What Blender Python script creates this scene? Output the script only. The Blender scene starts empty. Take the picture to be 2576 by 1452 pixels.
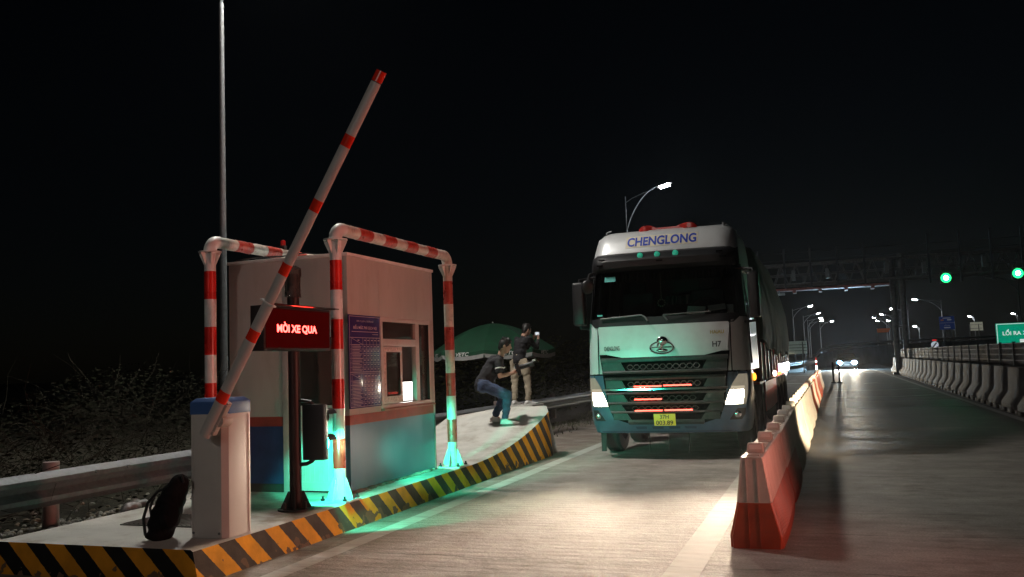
import bpy, bmesh, math, random
from mathutils import Vector, Matrix
from math import sin, cos, pi, radians, sqrt
random.seed(7)
SC = bpy.context.scene
COL = SC.collection

# ------------------------------------------------------------------ camera
cam = bpy.data.cameras.new('camera')
cam.sensor_width = 36.0
cam.lens = 2218.0 / 2576.0 * 36.0
cam.clip_start = 0.05
cam.clip_end = 3000
cam_o = bpy.data.objects.new('camera', cam)
COL.objects.link(cam_o)
R = Matrix(((0.94001614, 0.06294995, 0.33527146), (0.33923119, -0.06894599, -0.93817304), (-0.03594233, 0.99563234, -0.08616493)))
cam_o.matrix_world = Matrix.Translation((0, 0, 1.5)) @ R.to_4x4()
SC.camera = cam_o

# ------------------------------------------------------------------ world, night sky
SUN_EL, SUN_ROT = radians(18.0), radians(200)
w = bpy.data.worlds.new('World'); SC.world = w; w.use_nodes = True
nt = w.node_tree
bg = nt.nodes['Background']
sky = nt.nodes.new('ShaderNodeTexSky'); sky.sky_type = 'NISHITA'; sky.sun_disc = False
sky.sun_elevation = SUN_EL; sky.sun_rotation = SUN_ROT
nt.links.new(sky.outputs[0], bg.inputs[0]); bg.inputs[1].default_value = 0.0003

# ------------------------------------------------------------------ exposure
SC.view_settings.view_transform = 'Standard'
SC.view_settings.look = 'None'
SC.view_settings.exposure = 0.35
SC.view_settings.gamma = 1.0
SC.render.engine = 'CYCLES'
SC.cycles.use_denoising = True
SC.cycles.max_bounces = 6
SC.cycles.sample_clamp_indirect = 4.0
SC.cycles.volume_step_rate = 1.0

# ------------------------------------------------------------------ lamps of the place and assumed ones
def lamp(name, kind, loc, power, col, direction=None, size=0.1, angle=None, blend=0.4, parent=None):
    l = bpy.data.lights.new(name, kind); l.energy = power; l.color = col
    if kind == 'SPOT':
        l.spot_size = angle; l.spot_blend = blend; l.shadow_soft_size = size
    elif kind == 'AREA':
        l.shape = 'DISK'; l.size = size
        if angle: l.spread = angle
    else:
        l.shadow_soft_size = size
    o = bpy.data.objects.new(name, l); COL.objects.link(o); o.location = loc
    if direction: o.rotation_euler = Vector(direction).to_track_quat('-Z', 'Y').to_euler()
    if parent:
        o.parent = parent; o.location = Vector(loc) - org(parent)
    return o
def org(o):
    v = Vector((0, 0, 0))
    while o: v += o.location; o = o.parent
    return v
# head of the tall pole on the left (its arm ends above the frame), then assumed lamps out of view
lamp('street_light', 'SPOT', (-7.6, 11.2, 9.4), 3000, (1.0, 0.96, 0.88), (-.02, .12, -1), .45, radians(122), .85)
lamp('assumed_plaza_light', 'POINT', (-5.0, -5.0, 6.5), 280, (1.0, 0.92, 0.84), size=.3)  # assumed unseen lamp behind the camera, lighting the near faces
lamp('assumed_red_light', 'AREA', (4.4, 6.2, 1.3), 36, (1.0, 0.30, 0.22), (-1, .22, .17), .5, radians(70))  # assumed red source out of view, reddening the faces turned right

# added spots for assumed unseen headlights beside the camera, raking along the plastic barriers
lamp('headlight_beam', 'SPOT', (1.7, 2.0, .80), 36000, (1.0, .80, .52), (-2.15, 15.0, -.38), .05, radians(5.6), .5)  # added beam brightening the sides of the nearer barriers, no vehicle there
lamp('headlight_beam', 'SPOT', (1.7, 2.0, .80), 90000, (1.0, .80, .52), (-2.10, 29.0, -.35), .05, radians(3.2), .6)  # second added beam, for the sides of the farther barriers

# ------------------------------------------------------------------ materials
MATS = {}
def mat(name, col, rough=.6, metal=0.0, var=.12, scale=6.0, bump=0.0, bscale=40.0, dirt=None, stretch=(1, 1, 1), dscale=2.0, damt=.5, coat=0, emit=None, estr=0, spec=.5):
    if name in MATS: return MATS[name]
    m = bpy.data.materials.new(name); m.use_nodes = True
    t = m.node_tree; N = t.nodes; L = t.links
    b = N['Principled BSDF']
    b.inputs['Roughness'].default_value = rough; b.inputs['Metallic'].default_value = metal
    b.inputs['Coat Weight'].default_value = coat
    b.inputs['Specular IOR Level'].default_value = spec
    tc = N.new('ShaderNodeTexCoord'); mp = N.new('ShaderNodeMapping'); mp.inputs['Scale'].default_value = stretch
    L.new(tc.outputs['Object'], mp.inputs[0])
    n = N.new('ShaderNodeTexNoise'); n.inputs['Scale'].default_value = scale; n.inputs['Detail'].default_value = 6
    L.new(mp.outputs[0], n.inputs['Vector'])
    r = N.new('ShaderNodeValToRGB')
    lo = tuple(max(0, c * (1 - 2 * var)) for c in col) + (1,); hi = tuple(min(1, c * (1 + 2 * var)) for c in col) + (1,)
    r.color_ramp.elements[0].color = lo; r.color_ramp.elements[1].color = hi
    r.color_ramp.elements[0].position = .25; r.color_ramp.elements[1].position = .75
    L.new(n.outputs[0], r.inputs[0]); out = r.outputs[0]
    if dirt:
        n2 = N.new('ShaderNodeTexNoise'); n2.inputs['Scale'].default_value = dscale; n2.inputs['Detail'].default_value = 8; n2.inputs['Roughness'].default_value = .7
        L.new(mp.outputs[0], n2.inputs['Vector'])
        r2 = N.new('ShaderNodeValToRGB'); r2.color_ramp.elements[0].position = .5; r2.color_ramp.elements[1].position = .72
        r2.color_ramp.elements[0].color = (0, 0, 0, 1); r2.color_ramp.elements[1].color = (damt,) * 3 + (1,)
        L.new(n2.outputs[0], r2.inputs[0])
        mx = N.new('ShaderNodeMix'); mx.data_type = 'RGBA'
        L.new(r2.outputs[0], mx.inputs['Factor']); L.new(out, mx.inputs['A']); mx.inputs['B'].default_value = tuple(dirt) + (1,)
        out = mx.outputs['Result']
    L.new(out, b.inputs['Base Color'])
    mr = N.new('ShaderNodeMapRange'); mr.inputs['To Min'].default_value = max(.03, rough - .1); mr.inputs['To Max'].default_value = min(1, rough + .1)
    L.new(n.outputs[0], mr.inputs[0]); L.new(mr.outputs[0], b.inputs['Roughness'])
    if bump:
        n3 = N.new('ShaderNodeTexNoise'); n3.inputs['Scale'].default_value = bscale; n3.inputs['Detail'].default_value = 5
        L.new(mp.outputs[0], n3.inputs['Vector'])
        bp = N.new('ShaderNodeBump'); bp.inputs['Strength'].default_value = bump; bp.inputs['Distance'].default_value = .02
        L.new(n3.outputs[0], bp.inputs['Height']); L.new(bp.outputs[0], b.inputs['Normal'])
    if emit:
        b.inputs['Emission Color'].default_value = tuple(emit) + (1,); b.inputs['Emission Strength'].default_value = estr
    MATS[name] = m
    return m
def glow(name, col, strength):
    if name in MATS: return MATS[name]
    m = bpy.data.materials.new(name); m.use_nodes = True
    t = m.node_tree; t.nodes.remove(t.nodes['Principled BSDF'])
    e = t.nodes.new('ShaderNodeEmission'); e.inputs[0].default_value = tuple(col) + (1,); e.inputs[1].default_value = strength
    t.links.new(e.outputs[0], t.nodes['Material Output'].inputs[0])
    MATS[name] = m
    return m
def glass(name, tint=(.5, .55, .55), op=.25):
    if name in MATS: return MATS[name]
    m = bpy.data.materials.new(name); m.use_nodes = True
    t = m.node_tree; N = t.nodes; L = t.links; N.remove(N['Principled BSDF'])
    tr = N.new('ShaderNodeBsdfTransparent'); tr.inputs[0].default_value = tuple(tint) + (1,)
    gl = N.new('ShaderNodeBsdfGlossy'); gl.inputs['Roughness'].default_value = .04
    fr = N.new('ShaderNodeFresnel'); fr.inputs[0].default_value = 1.5
    mx = N.new('ShaderNodeMixShader'); L.new(fr.outputs[0], mx.inputs[0]); L.new(tr.outputs[0], mx.inputs[1]); L.new(gl.outputs[0], mx.inputs[2])
    di = N.new('ShaderNodeBsdfDiffuse'); di.inputs[0].default_value = (.25, .27, .26, 1)
    n = N.new('ShaderNodeTexNoise'); n.inputs['Scale'].default_value = 3
    mr = N.new('ShaderNodeMapRange'); mr.inputs['To Max'].default_value = op * .5; L.new(n.outputs[0], mr.inputs[0])
    m2 = N.new('ShaderNodeMixShader'); L.new(mr.outputs[0], m2.inputs[0]); L.new(mx.outputs[0], m2.inputs[1]); L.new(di.outputs[0], m2.inputs[2])
    L.new(m2.outputs[0], N['Material Output'].inputs[0])
    MATS[name] = m
    return m
def stripes(name, axis, k, period, start, a, b):
    """two paints in slanted bands along one axis, with chipped patches"""
    m = mat(name, a, .9, bump=.15, bscale=30, spec=.08)
    t = m.node_tree; N = t.nodes; L = t.links; bs = N['Principled BSDF']
    src = bs.inputs['Base Color'].links[0].from_socket
    tc = N.new('ShaderNodeTexCoord'); sp = N.new('ShaderNodeSeparateXYZ'); L.new(tc.outputs['Object'], sp.inputs[0])
    def M(op, x, y):
        q = N.new('ShaderNodeMath'); q.operation = op
        for i, v in enumerate((x, y)):
            if isinstance(v, (int, float)): q.inputs[i].default_value = v
            else: L.new(v, q.inputs[i])
        return q.outputs[0]
    nz = N.new('ShaderNodeTexNoise'); nz.inputs['Scale'].default_value = 22; L.new(tc.outputs['Object'], nz.inputs['Vector'])
    jit = M('MULTIPLY', M('SUBTRACT', nz.outputs[0], .5), .02)
    u = M('ADD', M('ADD', sp.outputs[axis], M('MULTIPLY', sp.outputs[2], k)), jit)
    fr = M('FRACT', M('DIVIDE', M('SUBTRACT', u, start), period), 0)
    f = M('GREATER_THAN', fr, .5)
    nd = N.new('ShaderNodeTexNoise'); nd.inputs['Scale'].default_value = 7; nd.inputs['Detail'].default_value = 8; L.new(tc.outputs['Object'], nd.inputs['Vector'])
    br = N.new('ShaderNodeValToRGB'); br.color_ramp.elements[0].color = tuple(x * .6 for x in b) + (1,); br.color_ramp.elements[1].color = tuple(x * 1.5 for x in b) + (1,)
    L.new(nd.outputs[0], br.inputs[0])
    mx = N.new('ShaderNodeMix'); mx.data_type = 'RGBA'; L.new(f, mx.inputs['Factor']); L.new(src, mx.inputs['A']); L.new(br.outputs[0], mx.inputs['B'])
    # worn to bare mortar close to the foot
    worn = M('GREATER_THAN', M('SUBTRACT', nd.outputs[0], M('MULTIPLY', sp.outputs[2], 1.1)), .53)
    m2 = N.new('ShaderNodeMix'); m2.data_type = 'RGBA'; L.new(worn, m2.inputs['Factor']); L.new(mx.outputs['Result'], m2.inputs['A']); m2.inputs['B'].default_value = (.16, .10, .065, 1)
    L.new(m2.outputs['Result'], bs.inputs['Base Color'])
    return m

# ------------------------------------------------------------------ mesh builder
class MB:
    def __init__(s): s.v = []; s.f = []; s.m = []
    def add(s, vs, fs, mi=0):
        o = len(s.v); s.v += [tuple(p) for p in vs]
        for f in fs: s.f.append(tuple(i + o for i in f)); s.m.append(mi)
        return s
    def box(s, x0, x1, y0, y1, z0, z1, mi=0):
        return s.add([(x0, y0, z0), (x1, y0, z0), (x1, y1, z0), (x0, y1, z0), (x0, y0, z1), (x1, y0, z1), (x1, y1, z1), (x0, y1, z1)],
                     [(3, 2, 1, 0), (4, 5, 6, 7), (0, 1, 5, 4), (1, 2, 6, 5), (2, 3, 7, 6), (3, 0, 4, 7)], mi)
    def obox(s, c, sx, sy, sz, rot=None, mi=0):
        rot = rot or Matrix.Identity(3)
        vs = [Vector(c) + rot @ Vector((a * sx / 2, b * sy / 2, d * sz / 2)) for d in (-1, 1) for a, b in ((-1, -1), (1, -1), (1, 1), (-1, 1))]
        return s.add(vs, [(3, 2, 1, 0), (4, 5, 6, 7), (0, 1, 5, 4), (1, 2, 6, 5), (2, 3, 7, 6), (3, 0, 4, 7)], mi)
    def rings(s, rs, cap=True, closed=True, mi=0):
        n = len(rs[0]); vs = [p for r in rs for p in r]; fs = []
        for i in range(len(rs) - 1):
            for j in range(n if closed else n - 1):
                k = (j + 1) % n
                fs.append((i * n + j, i * n + k, (i + 1) * n + k, (i + 1) * n + j))
        if cap: fs.append(tuple(reversed(range(n)))); fs.append(tuple((len(rs) - 1) * n + j for j in range(n)))
        return s.add(vs, fs, mi)
    def tube(s, pts, r, n=10, cap=True, mi=0):
        pts = [Vector(p) for p in pts]; rs = []
        rr = r if isinstance(r, (list, tuple)) else [r] * len(pts)
        up = None
        for i, p in enumerate(pts):
            d = (pts[min(i + 1, len(pts) - 1)] - pts[max(i - 1, 0)]).normalized()
            if up is None: up = Vector((0, 0, 1)) if abs(d.z) < .9 else Vector((1, 0, 0))
            a = d.cross(up)
            if a.length < 1e-4: a = d.cross(Vector((0, 1, 0)))
            a.normalize(); b = a.cross(d).normalized(); up = b
            rs.append([p + (a * cos(2 * pi * k / n) + b * sin(2 * pi * k / n)) * rr[i] for k in range(n)])
        return s.rings(rs, cap, True, mi)
    def cyl(s, p, q, r, r2=None, n=14, mi=0): return s.tube([p, q], [r, r if r2 is None else r2], n, True, mi)
    def lathe(s, c, prof, n=20, axis='z', mi=0, cap=True):
        rs = []
        for r, h in prof:
            ring = []
            for k in range(n):
                a = 2 * pi * k / n; u, v = r * cos(a), r * sin(a)
                ring.append({'z': (c[0] + u, c[1] + v, c[2] + h), 'y': (c[0] + u, c[1] + h, c[2] - v), 'x': (c[0] + h, c[1] + u, c[2] + v)}[axis])
            rs.append(ring)
        return s.rings(rs, cap, True, mi)
    def ell(s, c, rx, ry, rz, n=14, m=9, rot=None, mi=0):
        rs = []
        for i in range(m + 1):
            t = -pi / 2 + pi * min(max(i / m, .02), .98)
            ring = [Vector((rx * cos(t) * cos(2 * pi * k / n), ry * cos(t) * sin(2 * pi * k / n), rz * sin(t))) for k in range(n)]
            if rot: ring = [rot @ p for p in ring]
            rs.append([p + Vector(c) for p in ring])
        return s.rings(rs, True, True, mi)
    def cap(s, p, q, r, r2, n=12):
        """capsule with different end radii"""
        p, q = Vector(p), Vector(q); d = (q - p)
        if d.length < 1e-5: return s.ell(p, r, r, r)
        s.ell(p, r, r, r, n, 8); s.ell(q, r2, r2, r2, n, 8)
        return s.tube([p, q], [r, r2], n)
    def ext(s, poly, axis, a, b, mi=0):
        """poly of 2D points pulled along an axis: x -> (y,z), y -> (x,z), z -> (x,y)"""
        def P(u, v, t): return {'x': (t, u, v), 'y': (u, t, v), 'z': (u, v, t)}[axis]
        n = len(poly)
        return s.add([P(u, v, a) for u, v in poly] + [P(u, v, b) for u, v in poly],
                     [tuple(range(n)), tuple(reversed(range(n, 2 * n)))] + [(i, i + n, (i + 1) % n + n, (i + 1) % n) for i in range(n)], mi)
    def build(s, name, mats, parent=None, bevel=0, ang=38, seg=2, smooth=True, loc=None):
        off = org(parent) if parent else Vector(loc or (0, 0, 0))
        bm = bmesh.new()
        vs = [bm.verts.new(Vector(p) - off) for p in s.v]
        for f, mi in zip(s.f, s.m):
            try: fc = bm.faces.new([vs[i] for i in f]); fc.material_index = mi
            except ValueError: pass
        bmesh.ops.recalc_face_normals(bm, faces=bm.faces)
        if bevel:
            es = [e for e in bm.edges if len(e.link_faces) == 2 and e.calc_face_angle(0) > radians(ang)]
            try: bmesh.ops.bevel(bm, geom=es, offset=bevel, segments=seg, profile=.6, affect='EDGES', clamp_overlap=True)
            except Exception: pass
        for f in bm.faces: f.smooth = smooth
        for e in bm.edges: e.smooth = not (len(e.link_faces) == 2 and e.calc_face_angle(0) > radians(ang))
        me = bpy.data.meshes.new(name); bm.to_mesh(me); bm.free()
        for m in (mats if isinstance(mats, (list, tuple)) else [mats]): me.materials.append(m)
        o = bpy.data.objects.new(name, me); COL.objects.link(o)
        if parent: o.parent = parent
        else: o.location = off
        return o
def blend_mesh(o, voxel, iters=4):
    """fuse the overlapping volumes of a mesh into one continuous skin"""
    m = o.modifiers.new('r', 'REMESH'); m.mode = 'VOXEL'; m.voxel_size = voxel
    q = o.modifiers.new('s', 'SMOOTH'); q.iterations = iters; q.factor = .5
    bpy.context.view_layer.update()
    me = bpy.data.meshes.new_from_object(o.evaluated_get(bpy.context.evaluated_depsgraph_get()))
    o.modifiers.clear(); old = o.data; ms = list(old.materials); o.data = me
    me.materials.clear()
    for x in ms: me.materials.append(x)
    for p in me.polygons: p.use_smooth = True
    return o
def wrinkle(o, amp, freq):
    from mathutils import noise
    for v in o.data.vertices:
        c = o.matrix_world.translation + v.co
        d = noise.noise(Vector((c.x * freq * .7, c.y * freq * .7, c.z * freq * 1.6))) + .5 * noise.noise(Vector((c.x * freq * 2, c.y * freq * 2, c.z * freq * 3.4)))
        v.co += v.normal * d * amp
    return o
def empty(name, loc):
    o = bpy.data.objects.new(name, None); o.empty_display_size = .2; COL.objects.link(o); o.location = loc
    return o
def tag(o, label=None, cat=None, group=None, kind=None):
    for k, v in (('label', label), ('category', cat), ('group', group), ('kind', kind)):
        if v: o[k] = v
    return o
def thing(name, loc, label, cat, group=None): return tag(empty(name, loc), label, cat, group)
def copy_tree(o, loc=None, parent=None):
    c = o.copy(); COL.objects.link(c)
    if parent: c.parent = parent
    if loc is not None: c.location = loc
    for ch in list(o.children): copy_tree(ch, None, c)
    return c
def text(name, body, c, right, up, w, h, m, parent=None, bold=.0, ext=.002, shear=0, keep=False):
    """lettering as a mesh, fitted to width w and height h round centre c"""
    cu = bpy.data.curves.new('t', 'FONT'); cu.body = body; cu.offset = bold; cu.extrude = .0; cu.shear = shear; cu.resolution_u = 4
    t = bpy.data.objects.new('t', cu); COL.objects.link(t); bpy.context.view_layer.update()
    me = bpy.data.meshes.new_from_object(t.evaluated_get(bpy.context.evaluated_depsgraph_get()))
    bpy.data.objects.remove(t); bpy.data.curves.remove(cu)
    xs = [v.co.x for v in me.vertices]; ys = [v.co.y for v in me.vertices]
    x0, x1, y0, y1 = min(xs), max(xs), min(ys), max(ys)
    r, u = Vector(right).normalized(), Vector(up).normalized(); nn = r.cross(u)
    off = org(parent) if parent else Vector((0, 0, 0))
    for v in me.vertices:
        a = ((v.co.x - x0) / (x1 - x0) - .5) * w; b = ((v.co.y - y0) / (y1 - y0) - .5) * h
        v.co = Vector(c) + r * a + u * b + nn * ext - off
    me.name = name; me.materials.clear(); me.materials.append(m)
    o = bpy.data.objects.new(name, me); COL.objects.link(o)
    if parent: o.parent = parent
    return o

# paints and stuffs
M_white = mat('white_paint', (.72, .72, .70), .42, var=.06, dirt=(.35, .30, .25), damt=.3)
M_film_w = mat('white_film', (.74, .75, .76), .25, var=.05, dirt=(.45, .42, .38), dscale=9, damt=.3)
M_film_r = mat('red_film', (.62, .018, .012), .28, var=.12)
M_wrap_w = mat('wrapped_white', (.62, .60, .54), .3, var=.14, scale=14, bump=.5, bscale=26, dirt=(.28, .18, .10), dscale=7, damt=.6)
M_wrap_r = mat('wrapped_red', (.42, .05, .035), .3, var=.2, scale=14, bump=.5, bscale=26, dirt=(.2, .12, .08), dscale=7, damt=.5)
M_dark = mat('dark_steel', (.03, .03, .032), .5, .4)
M_black = mat('black_plastic', (.012, .012, .014), .42)
M_rubber = mat('rubber', (.014, .014, .014), .8, var=.3, bump=.3, bscale=60)
M_galv = mat('galvanised_steel', (.17, .18, .19), .6, .4, var=.12, scale=20, dirt=(.22, .2, .19), damt=.5)
M_conc = mat('concrete', (.36, .35, .32), .85, var=.10, scale=5, bump=.25, bscale=45, dirt=(.2, .17, .13), dscale=1.6, damt=.45)
M_chrome = mat('chrome', (.7, .7, .72), .1, 1.0, var=.03)
M_alu = mat('window_aluminium', (.62, .58, .55), .4, .15, var=.06, dirt=(.4, .3, .25), damt=.3)

# ================================================================== SETTING
def road_material():
    m = mat('road_concrete', (.32, .295, .265), .75, var=.16, scale=1.3, stretch=(.9, 1.5, 1), bump=.0)
    t = m.node_tree; N = t.nodes; L = t.links; b = N['Principled BSDF']
    src = b.inputs['Base Color'].links[0].from_socket
    tc = N.new('ShaderNodeTexCoord'); sp = N.new('ShaderNodeSeparateXYZ'); L.new(tc.outputs['Object'], sp.inputs[0])
    def M(op, x, y=0, z=None):
        q = N.new('ShaderNodeMath'); q.operation = op
        for i, v in enumerate((x, y) if z is None else (x, y, z)):
            if isinstance(v, (int, float)): q.inputs[i].default_value = v
            else: L.new(v, q.inputs[i])
        return q.outputs[0]
    def noise(scale, st, detail=8, rough=.6):
        mp = N.new('ShaderNodeMapping'); mp.inputs['Scale'].default_value = st; L.new(tc.outputs['Object'], mp.inputs[0])
        n = N.new('ShaderNodeTexNoise'); n.inputs['Scale'].default_value = scale; n.inputs['Detail'].default_value = detail; n.inputs['Roughness'].default_value = rough
        L.new(mp.outputs[0], n.inputs['Vector']); return n.outputs[0]
    def ramp(v, a, bb):
        mr = N.new('ShaderNodeMapRange'); mr.inputs['From Min'].default_value = a; mr.inputs['From Max'].default_value = bb; L.new(v, mr.inputs[0]); return mr.outputs[0]
    def mix(f, a, col):
        mx = N.new('ShaderNodeMix'); mx.data_type = 'RGBA'; L.new(f, mx.inputs['Factor']); L.new(a, mx.inputs['A'])
        if isinstance(col, tuple): mx.inputs['B'].default_value = col + (1,)
        else: L.new(col, mx.inputs['B'])
        return mx.outputs['Result']
    X, Y = sp.outputs[0], sp.outputs[1]
    n1 = noise(1.3, (.7, 2.2, 1)); n2 = noise(8, (.6, 3.2, 1)); n3 = noise(2.2, (1, 1, 1)); n4 = noise(34, (1, 1.6, 1)); n5 = noise(3.4, (1, 1.2, 1), 10, .72); n6 = noise(55, (1, 1, 1), 4, .75)
    c = mix(M('MULTIPLY', ramp(n1, .55, .72), .55), src, (.20, .175, .15))          # transverse dull streaks
    c = mix(M('MULTIPLY', ramp(n2, .6, .74), .5), c, (.14, .12, .10))               # fine scratches
    c = mix(M('MULTIPLY', ramp(n2, .42, .3), .35), c, (.46, .44, .40))
    c = mix(M('MULTIPLY', ramp(n4, .68, .74), .6), c, (.07, .06, .05))              # specks
    c = mix(M('MULTIPLY', ramp(n5, .52, .66), .55), c, (.15, .13, .11))             # mottling, oil and tyre marks
    c = mix(M('MULTIPLY', ramp(n5, .46, .34), .45), c, (.50, .47, .43))
    c = mix(M('MULTIPLY', ramp(n6, .42, .60), .5), c, (.12, .105, .09))            # aggregate grain
    for x0, wd_, a_ in ((-3.35, .32, .30), (-1.65, .32, .30), (-2.5, .22, .42), (.9, .3, .3), (2.6, .3, .3)):      # tyre tracks and drips
        dx_ = M('ABSOLUTE', M('SUBTRACT', M('ADD', X, M('MULTIPLY', M('SUBTRACT', n3, .5), .35)), x0))
        c = mix(M('MULTIPLY', ramp(dx_, wd_, wd_ * .3), M('MULTIPLY', ramp(n5, .40, .62), a_)), c, (.10, .09, .08))
    # earth washed along the kerb
    gut = M('MULTIPLY', ramp(M('ADD', X, M('MULTIPLY', n3, .9)), -3.15, -3.75), ramp(n3, .3, .6))
    c = mix(M('MULTIPLY', gut, .75), c, (.12, .08, .05))
    # transverse cracks and slab joints
    wob = M('ADD', Y, M('MULTIPLY', M('SUBTRACT', noise(.8, (1, .2, 1)), .5), .35))
    for y0, a in ((6.55, .75), (7.95, .5), (9.0, .5), (11.6, .6), (16.2, .5)):
        d = M('ABSOLUTE', M('SUBTRACT', wob, y0))
        c = mix(M('MULTIPLY', ramp(d, .028, .004), M('MULTIPLY', ramp(n3, .35, .55), a)), c, (.05, .043, .037))
    # older dark damp surfacing of the lane on the right
    edge = M('ADD', M('ADD', Y, M('MULTIPLY', n1, 2.5)), M('MULTIPLY', M('SUBTRACT', X, 1), -1.1))
    damp = M('MULTIPLY', ramp(X, -.9, -.4), ramp(edge, 15.4, 17.0))
    damp = M('MULTIPLY', damp, ramp(noise(.55, (.25, 1.6, 1)), .30, .52))
    c = mix(M('MULTIPLY', damp, .85), c, (.045, .042, .04))
    L.new(c, b.inputs['Base Color'])
    r0 = M('SUBTRACT', .80, M('MULTIPLY', damp, .26)); r1 = M('ADD', r0, M('MULTIPLY', M('SUBTRACT', n2, .5), .3))
    L.new(r1, b.inputs['Roughness'])
    # tined grooves and grit
    gr = M('SINE', M('MULTIPLY', M('ADD', Y, M('MULTIPLY', n3, .02)), 2 * pi / .13), 0)
    h = M('ADD', M('MULTIPLY', gr, .10), M('ADD', M('MULTIPLY', n2, .8), M('ADD', M('MULTIPLY', n4, .5), M('MULTIPLY', n5, 1.2))))
    bp = N.new('ShaderNodeBump'); bp.inputs['Strength'].default_value = .8; bp.inputs['Distance'].default_value = .012
    L.new(h, bp.inputs['Height']); L.new(bp.outputs[0], b.inputs['Normal'])
    return m
tag(MB().add([(-1500, -300, -.35), (1500, -300, -.35), (1500, 2500, -.35), (-1500, 2500, -.35)], [(0, 1, 2, 3)]).build('ground', mat('dark_earth', (.05, .045, .035), .95, var=.3, scale=.5)), kind='structure')
tag(MB().box(-6.3, 5.2, -30, 420, -.3, 0).build('road', road_material()), kind='structure')
def line(pts, name, m): tag(MB().add([(x, y, .004) for x, y in pts], [tuple(range(len(pts)))]).build(name, m), kind='structure')
M_line = mat('worn_line_paint', (.40, .39, .36), .8, var=.12, scale=3, stretch=(1, 4, 1), dirt=(.2, .16, .12), dscale=2.2, damt=.75)
line([(-4.07, 3), (-3.89, 3), (-3.93, 16), (-4.12, 16), ], 'edge_line', M_line)
line([(-4.12, 16.02), (-3.93, 16.02), (-4.0, 46), (-4.2, 46)], 'edge_line', M_line)
line([(-1.2, 2), (-.95, 2), (-.95, 60), (-1.2, 60)], 'edge_line', M_line)
line([(3.58, 10), (3.73, 10), (3.35, 90), (3.2, 90)], 'edge_line', M_line)
M_rum = mat('rumble_paint', (.55, .55, .5), .5, var=.1, dirt=(.2, .18, .15), damt=.6)
for k in range(7): line([(.02, 25.8 + k * .5), (3.45, 26.1 + k * .5), (3.45, 26.24 + k * .5), (.02, 25.94 + k * .5)], 'rumble_strip', M_rum)
for y in (31.9, 37.6): line([(.05, y), (1.9, y - .3), (3.2, y + .6), (3.2, y + .85), (1.9, y), (.05, y + .3)], 'rumble_strip', M_rum)
line([(1.1, 70), (1.75, 68.5), (1.75, 71.5)], 'lane_arrow', M_rum); line([(1.75, 69.8), (3.0, 69.8), (3.0, 70.3), (1.75, 70.3)], 'lane_arrow', M_rum)
line([(1.4, 45.2), (2.05, 46.6), (2.05, 46.9), (1.4, 45.8)], 'lane_arrow', M_rum)
for k in range(3):
    y = 42 + k * 18
    line([(-3.4, y), (-2.9, y), (-2.9, y + .9), (-3.4, y + .9)], 'lane_arrow', M_rum)
    line([(-3.9, y + 6), (-1.3, y + 6), (-1.3, y + 6.6), (-3.9, y + 6.6)], 'rumble_strip', M_rum)

# verge: gravel strip behind the island
def verge_h(x, y): return .17 + .05 * sin(x * 1.7 + y * .6) * (1 if x < -7 else .3) - max(0, min(1, (y - 17) / 6)) * .12
vb = MB(); nx, ny = 36, 90; vs = []
for j in range(ny + 1):
    for i in range(nx + 1):
        x = -6.3 - (i / nx) ** 1.5 * 55; y = -6 + j / ny * 90
        vs.append((x, y, verge_h(x, y) + random.uniform(-.012, .012) - (.0 if i else .02)))
vb.add(vs, [(j * (nx + 1) + i, j * (nx + 1) + i + 1, (j + 1) * (nx + 1) + i + 1, (j + 1) * (nx + 1) + i) for j in range(ny) for i in range(nx)])
tag(vb.build('verge', mat('verge_soil', (.035, .032, .024), .95, var=.35, scale=9, bump=.9, bscale=30, spec=.1, dirt=(.02, .022, .012), dscale=1.2, damt=.8)), kind='structure')
gb = MB()
for k in range(2600):
    x = -6.36 - abs(random.gauss(0, .55)); y = random.uniform(2.5, 13.5); r = random.uniform(.008, .03)
    if random.random() < .04: r *= 1.9
    rot = Matrix.Rotation(random.uniform(0, 6), 3, 'Z') @ Matrix.Rotation(random.uniform(0, 6), 3, 'X')
    gb.ell((x, y, verge_h(x, y) + r * .35), r * 1.3, r, r * .7, 6, 4, rot, random.choice((0, 0, 1)))
tag(gb.build('gravel', [mat('gravel_grey', (.24, .23, .2), .9, var=.3), mat('gravel_brown', (.17, .145, .105), .9, var=.3)], smooth=False), 'loose grey and brown gravel between the island and the guardrail', 'gravel', kind='stuff')

# island with the painted kerb; its far end rises to a blunt nose
M_kside = stripes('kerb_side_paint', 1, .92, .384, 6.173 + .92 * .245, (.74, .33, .028), (.075, .058, .047))
M_kfront = stripes('kerb_front_paint', 0, 1.03, .377, -6.195 + 1.03 * .245, (.62, .26, .02), (.012, .012, .012))
def isl_h(x, y):
    t = max(0, min(1, (y - 10.4) / 3.85)); s = .25 + .56 * (t ** 2.05)
    side = max(0, min(1, (-5.2 - x) / 1.3))
    return s - .2 * t * side
ib = MB(); ys = [5.32 + i * .16 for i in range(55)] + [14.2]; xs = [-6.36 + i * .1 for i in range(19)] + [-4.44, -4.42]
rows = []
for y in ys:
    def xr(x, y=y):
        if y > 13.85: x = -6.36 + (x + 6.36) * (1 - .06 * ((y - 13.85) / .35) ** 2)
        return x
    rows.append([(xr(x), y, isl_h(x, y) - (.012 if x > -4.43 else 0)) for x in xs])
n = len(xs); vs = [p for r in rows for p in r]
ib.add(vs, [(j * n + i, j * n + i + 1, (j + 1) * n + i + 1, (j + 1) * n + i) for j in range(len(rows) - 1) for i in range(n - 1)], 0)
sv = []
for r in rows: sv += [r[-1], (r[-1][0] + .05, r[-1][1], 0)]
ib.add(sv, [(2 * j, 2 * j + 1, 2 * j + 3, 2 * j + 2) for j in range(len(rows) - 1)], 1)
sv = []
for r in rows: sv += [r[0], (r[0][0], r[0][1], 0)]
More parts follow.
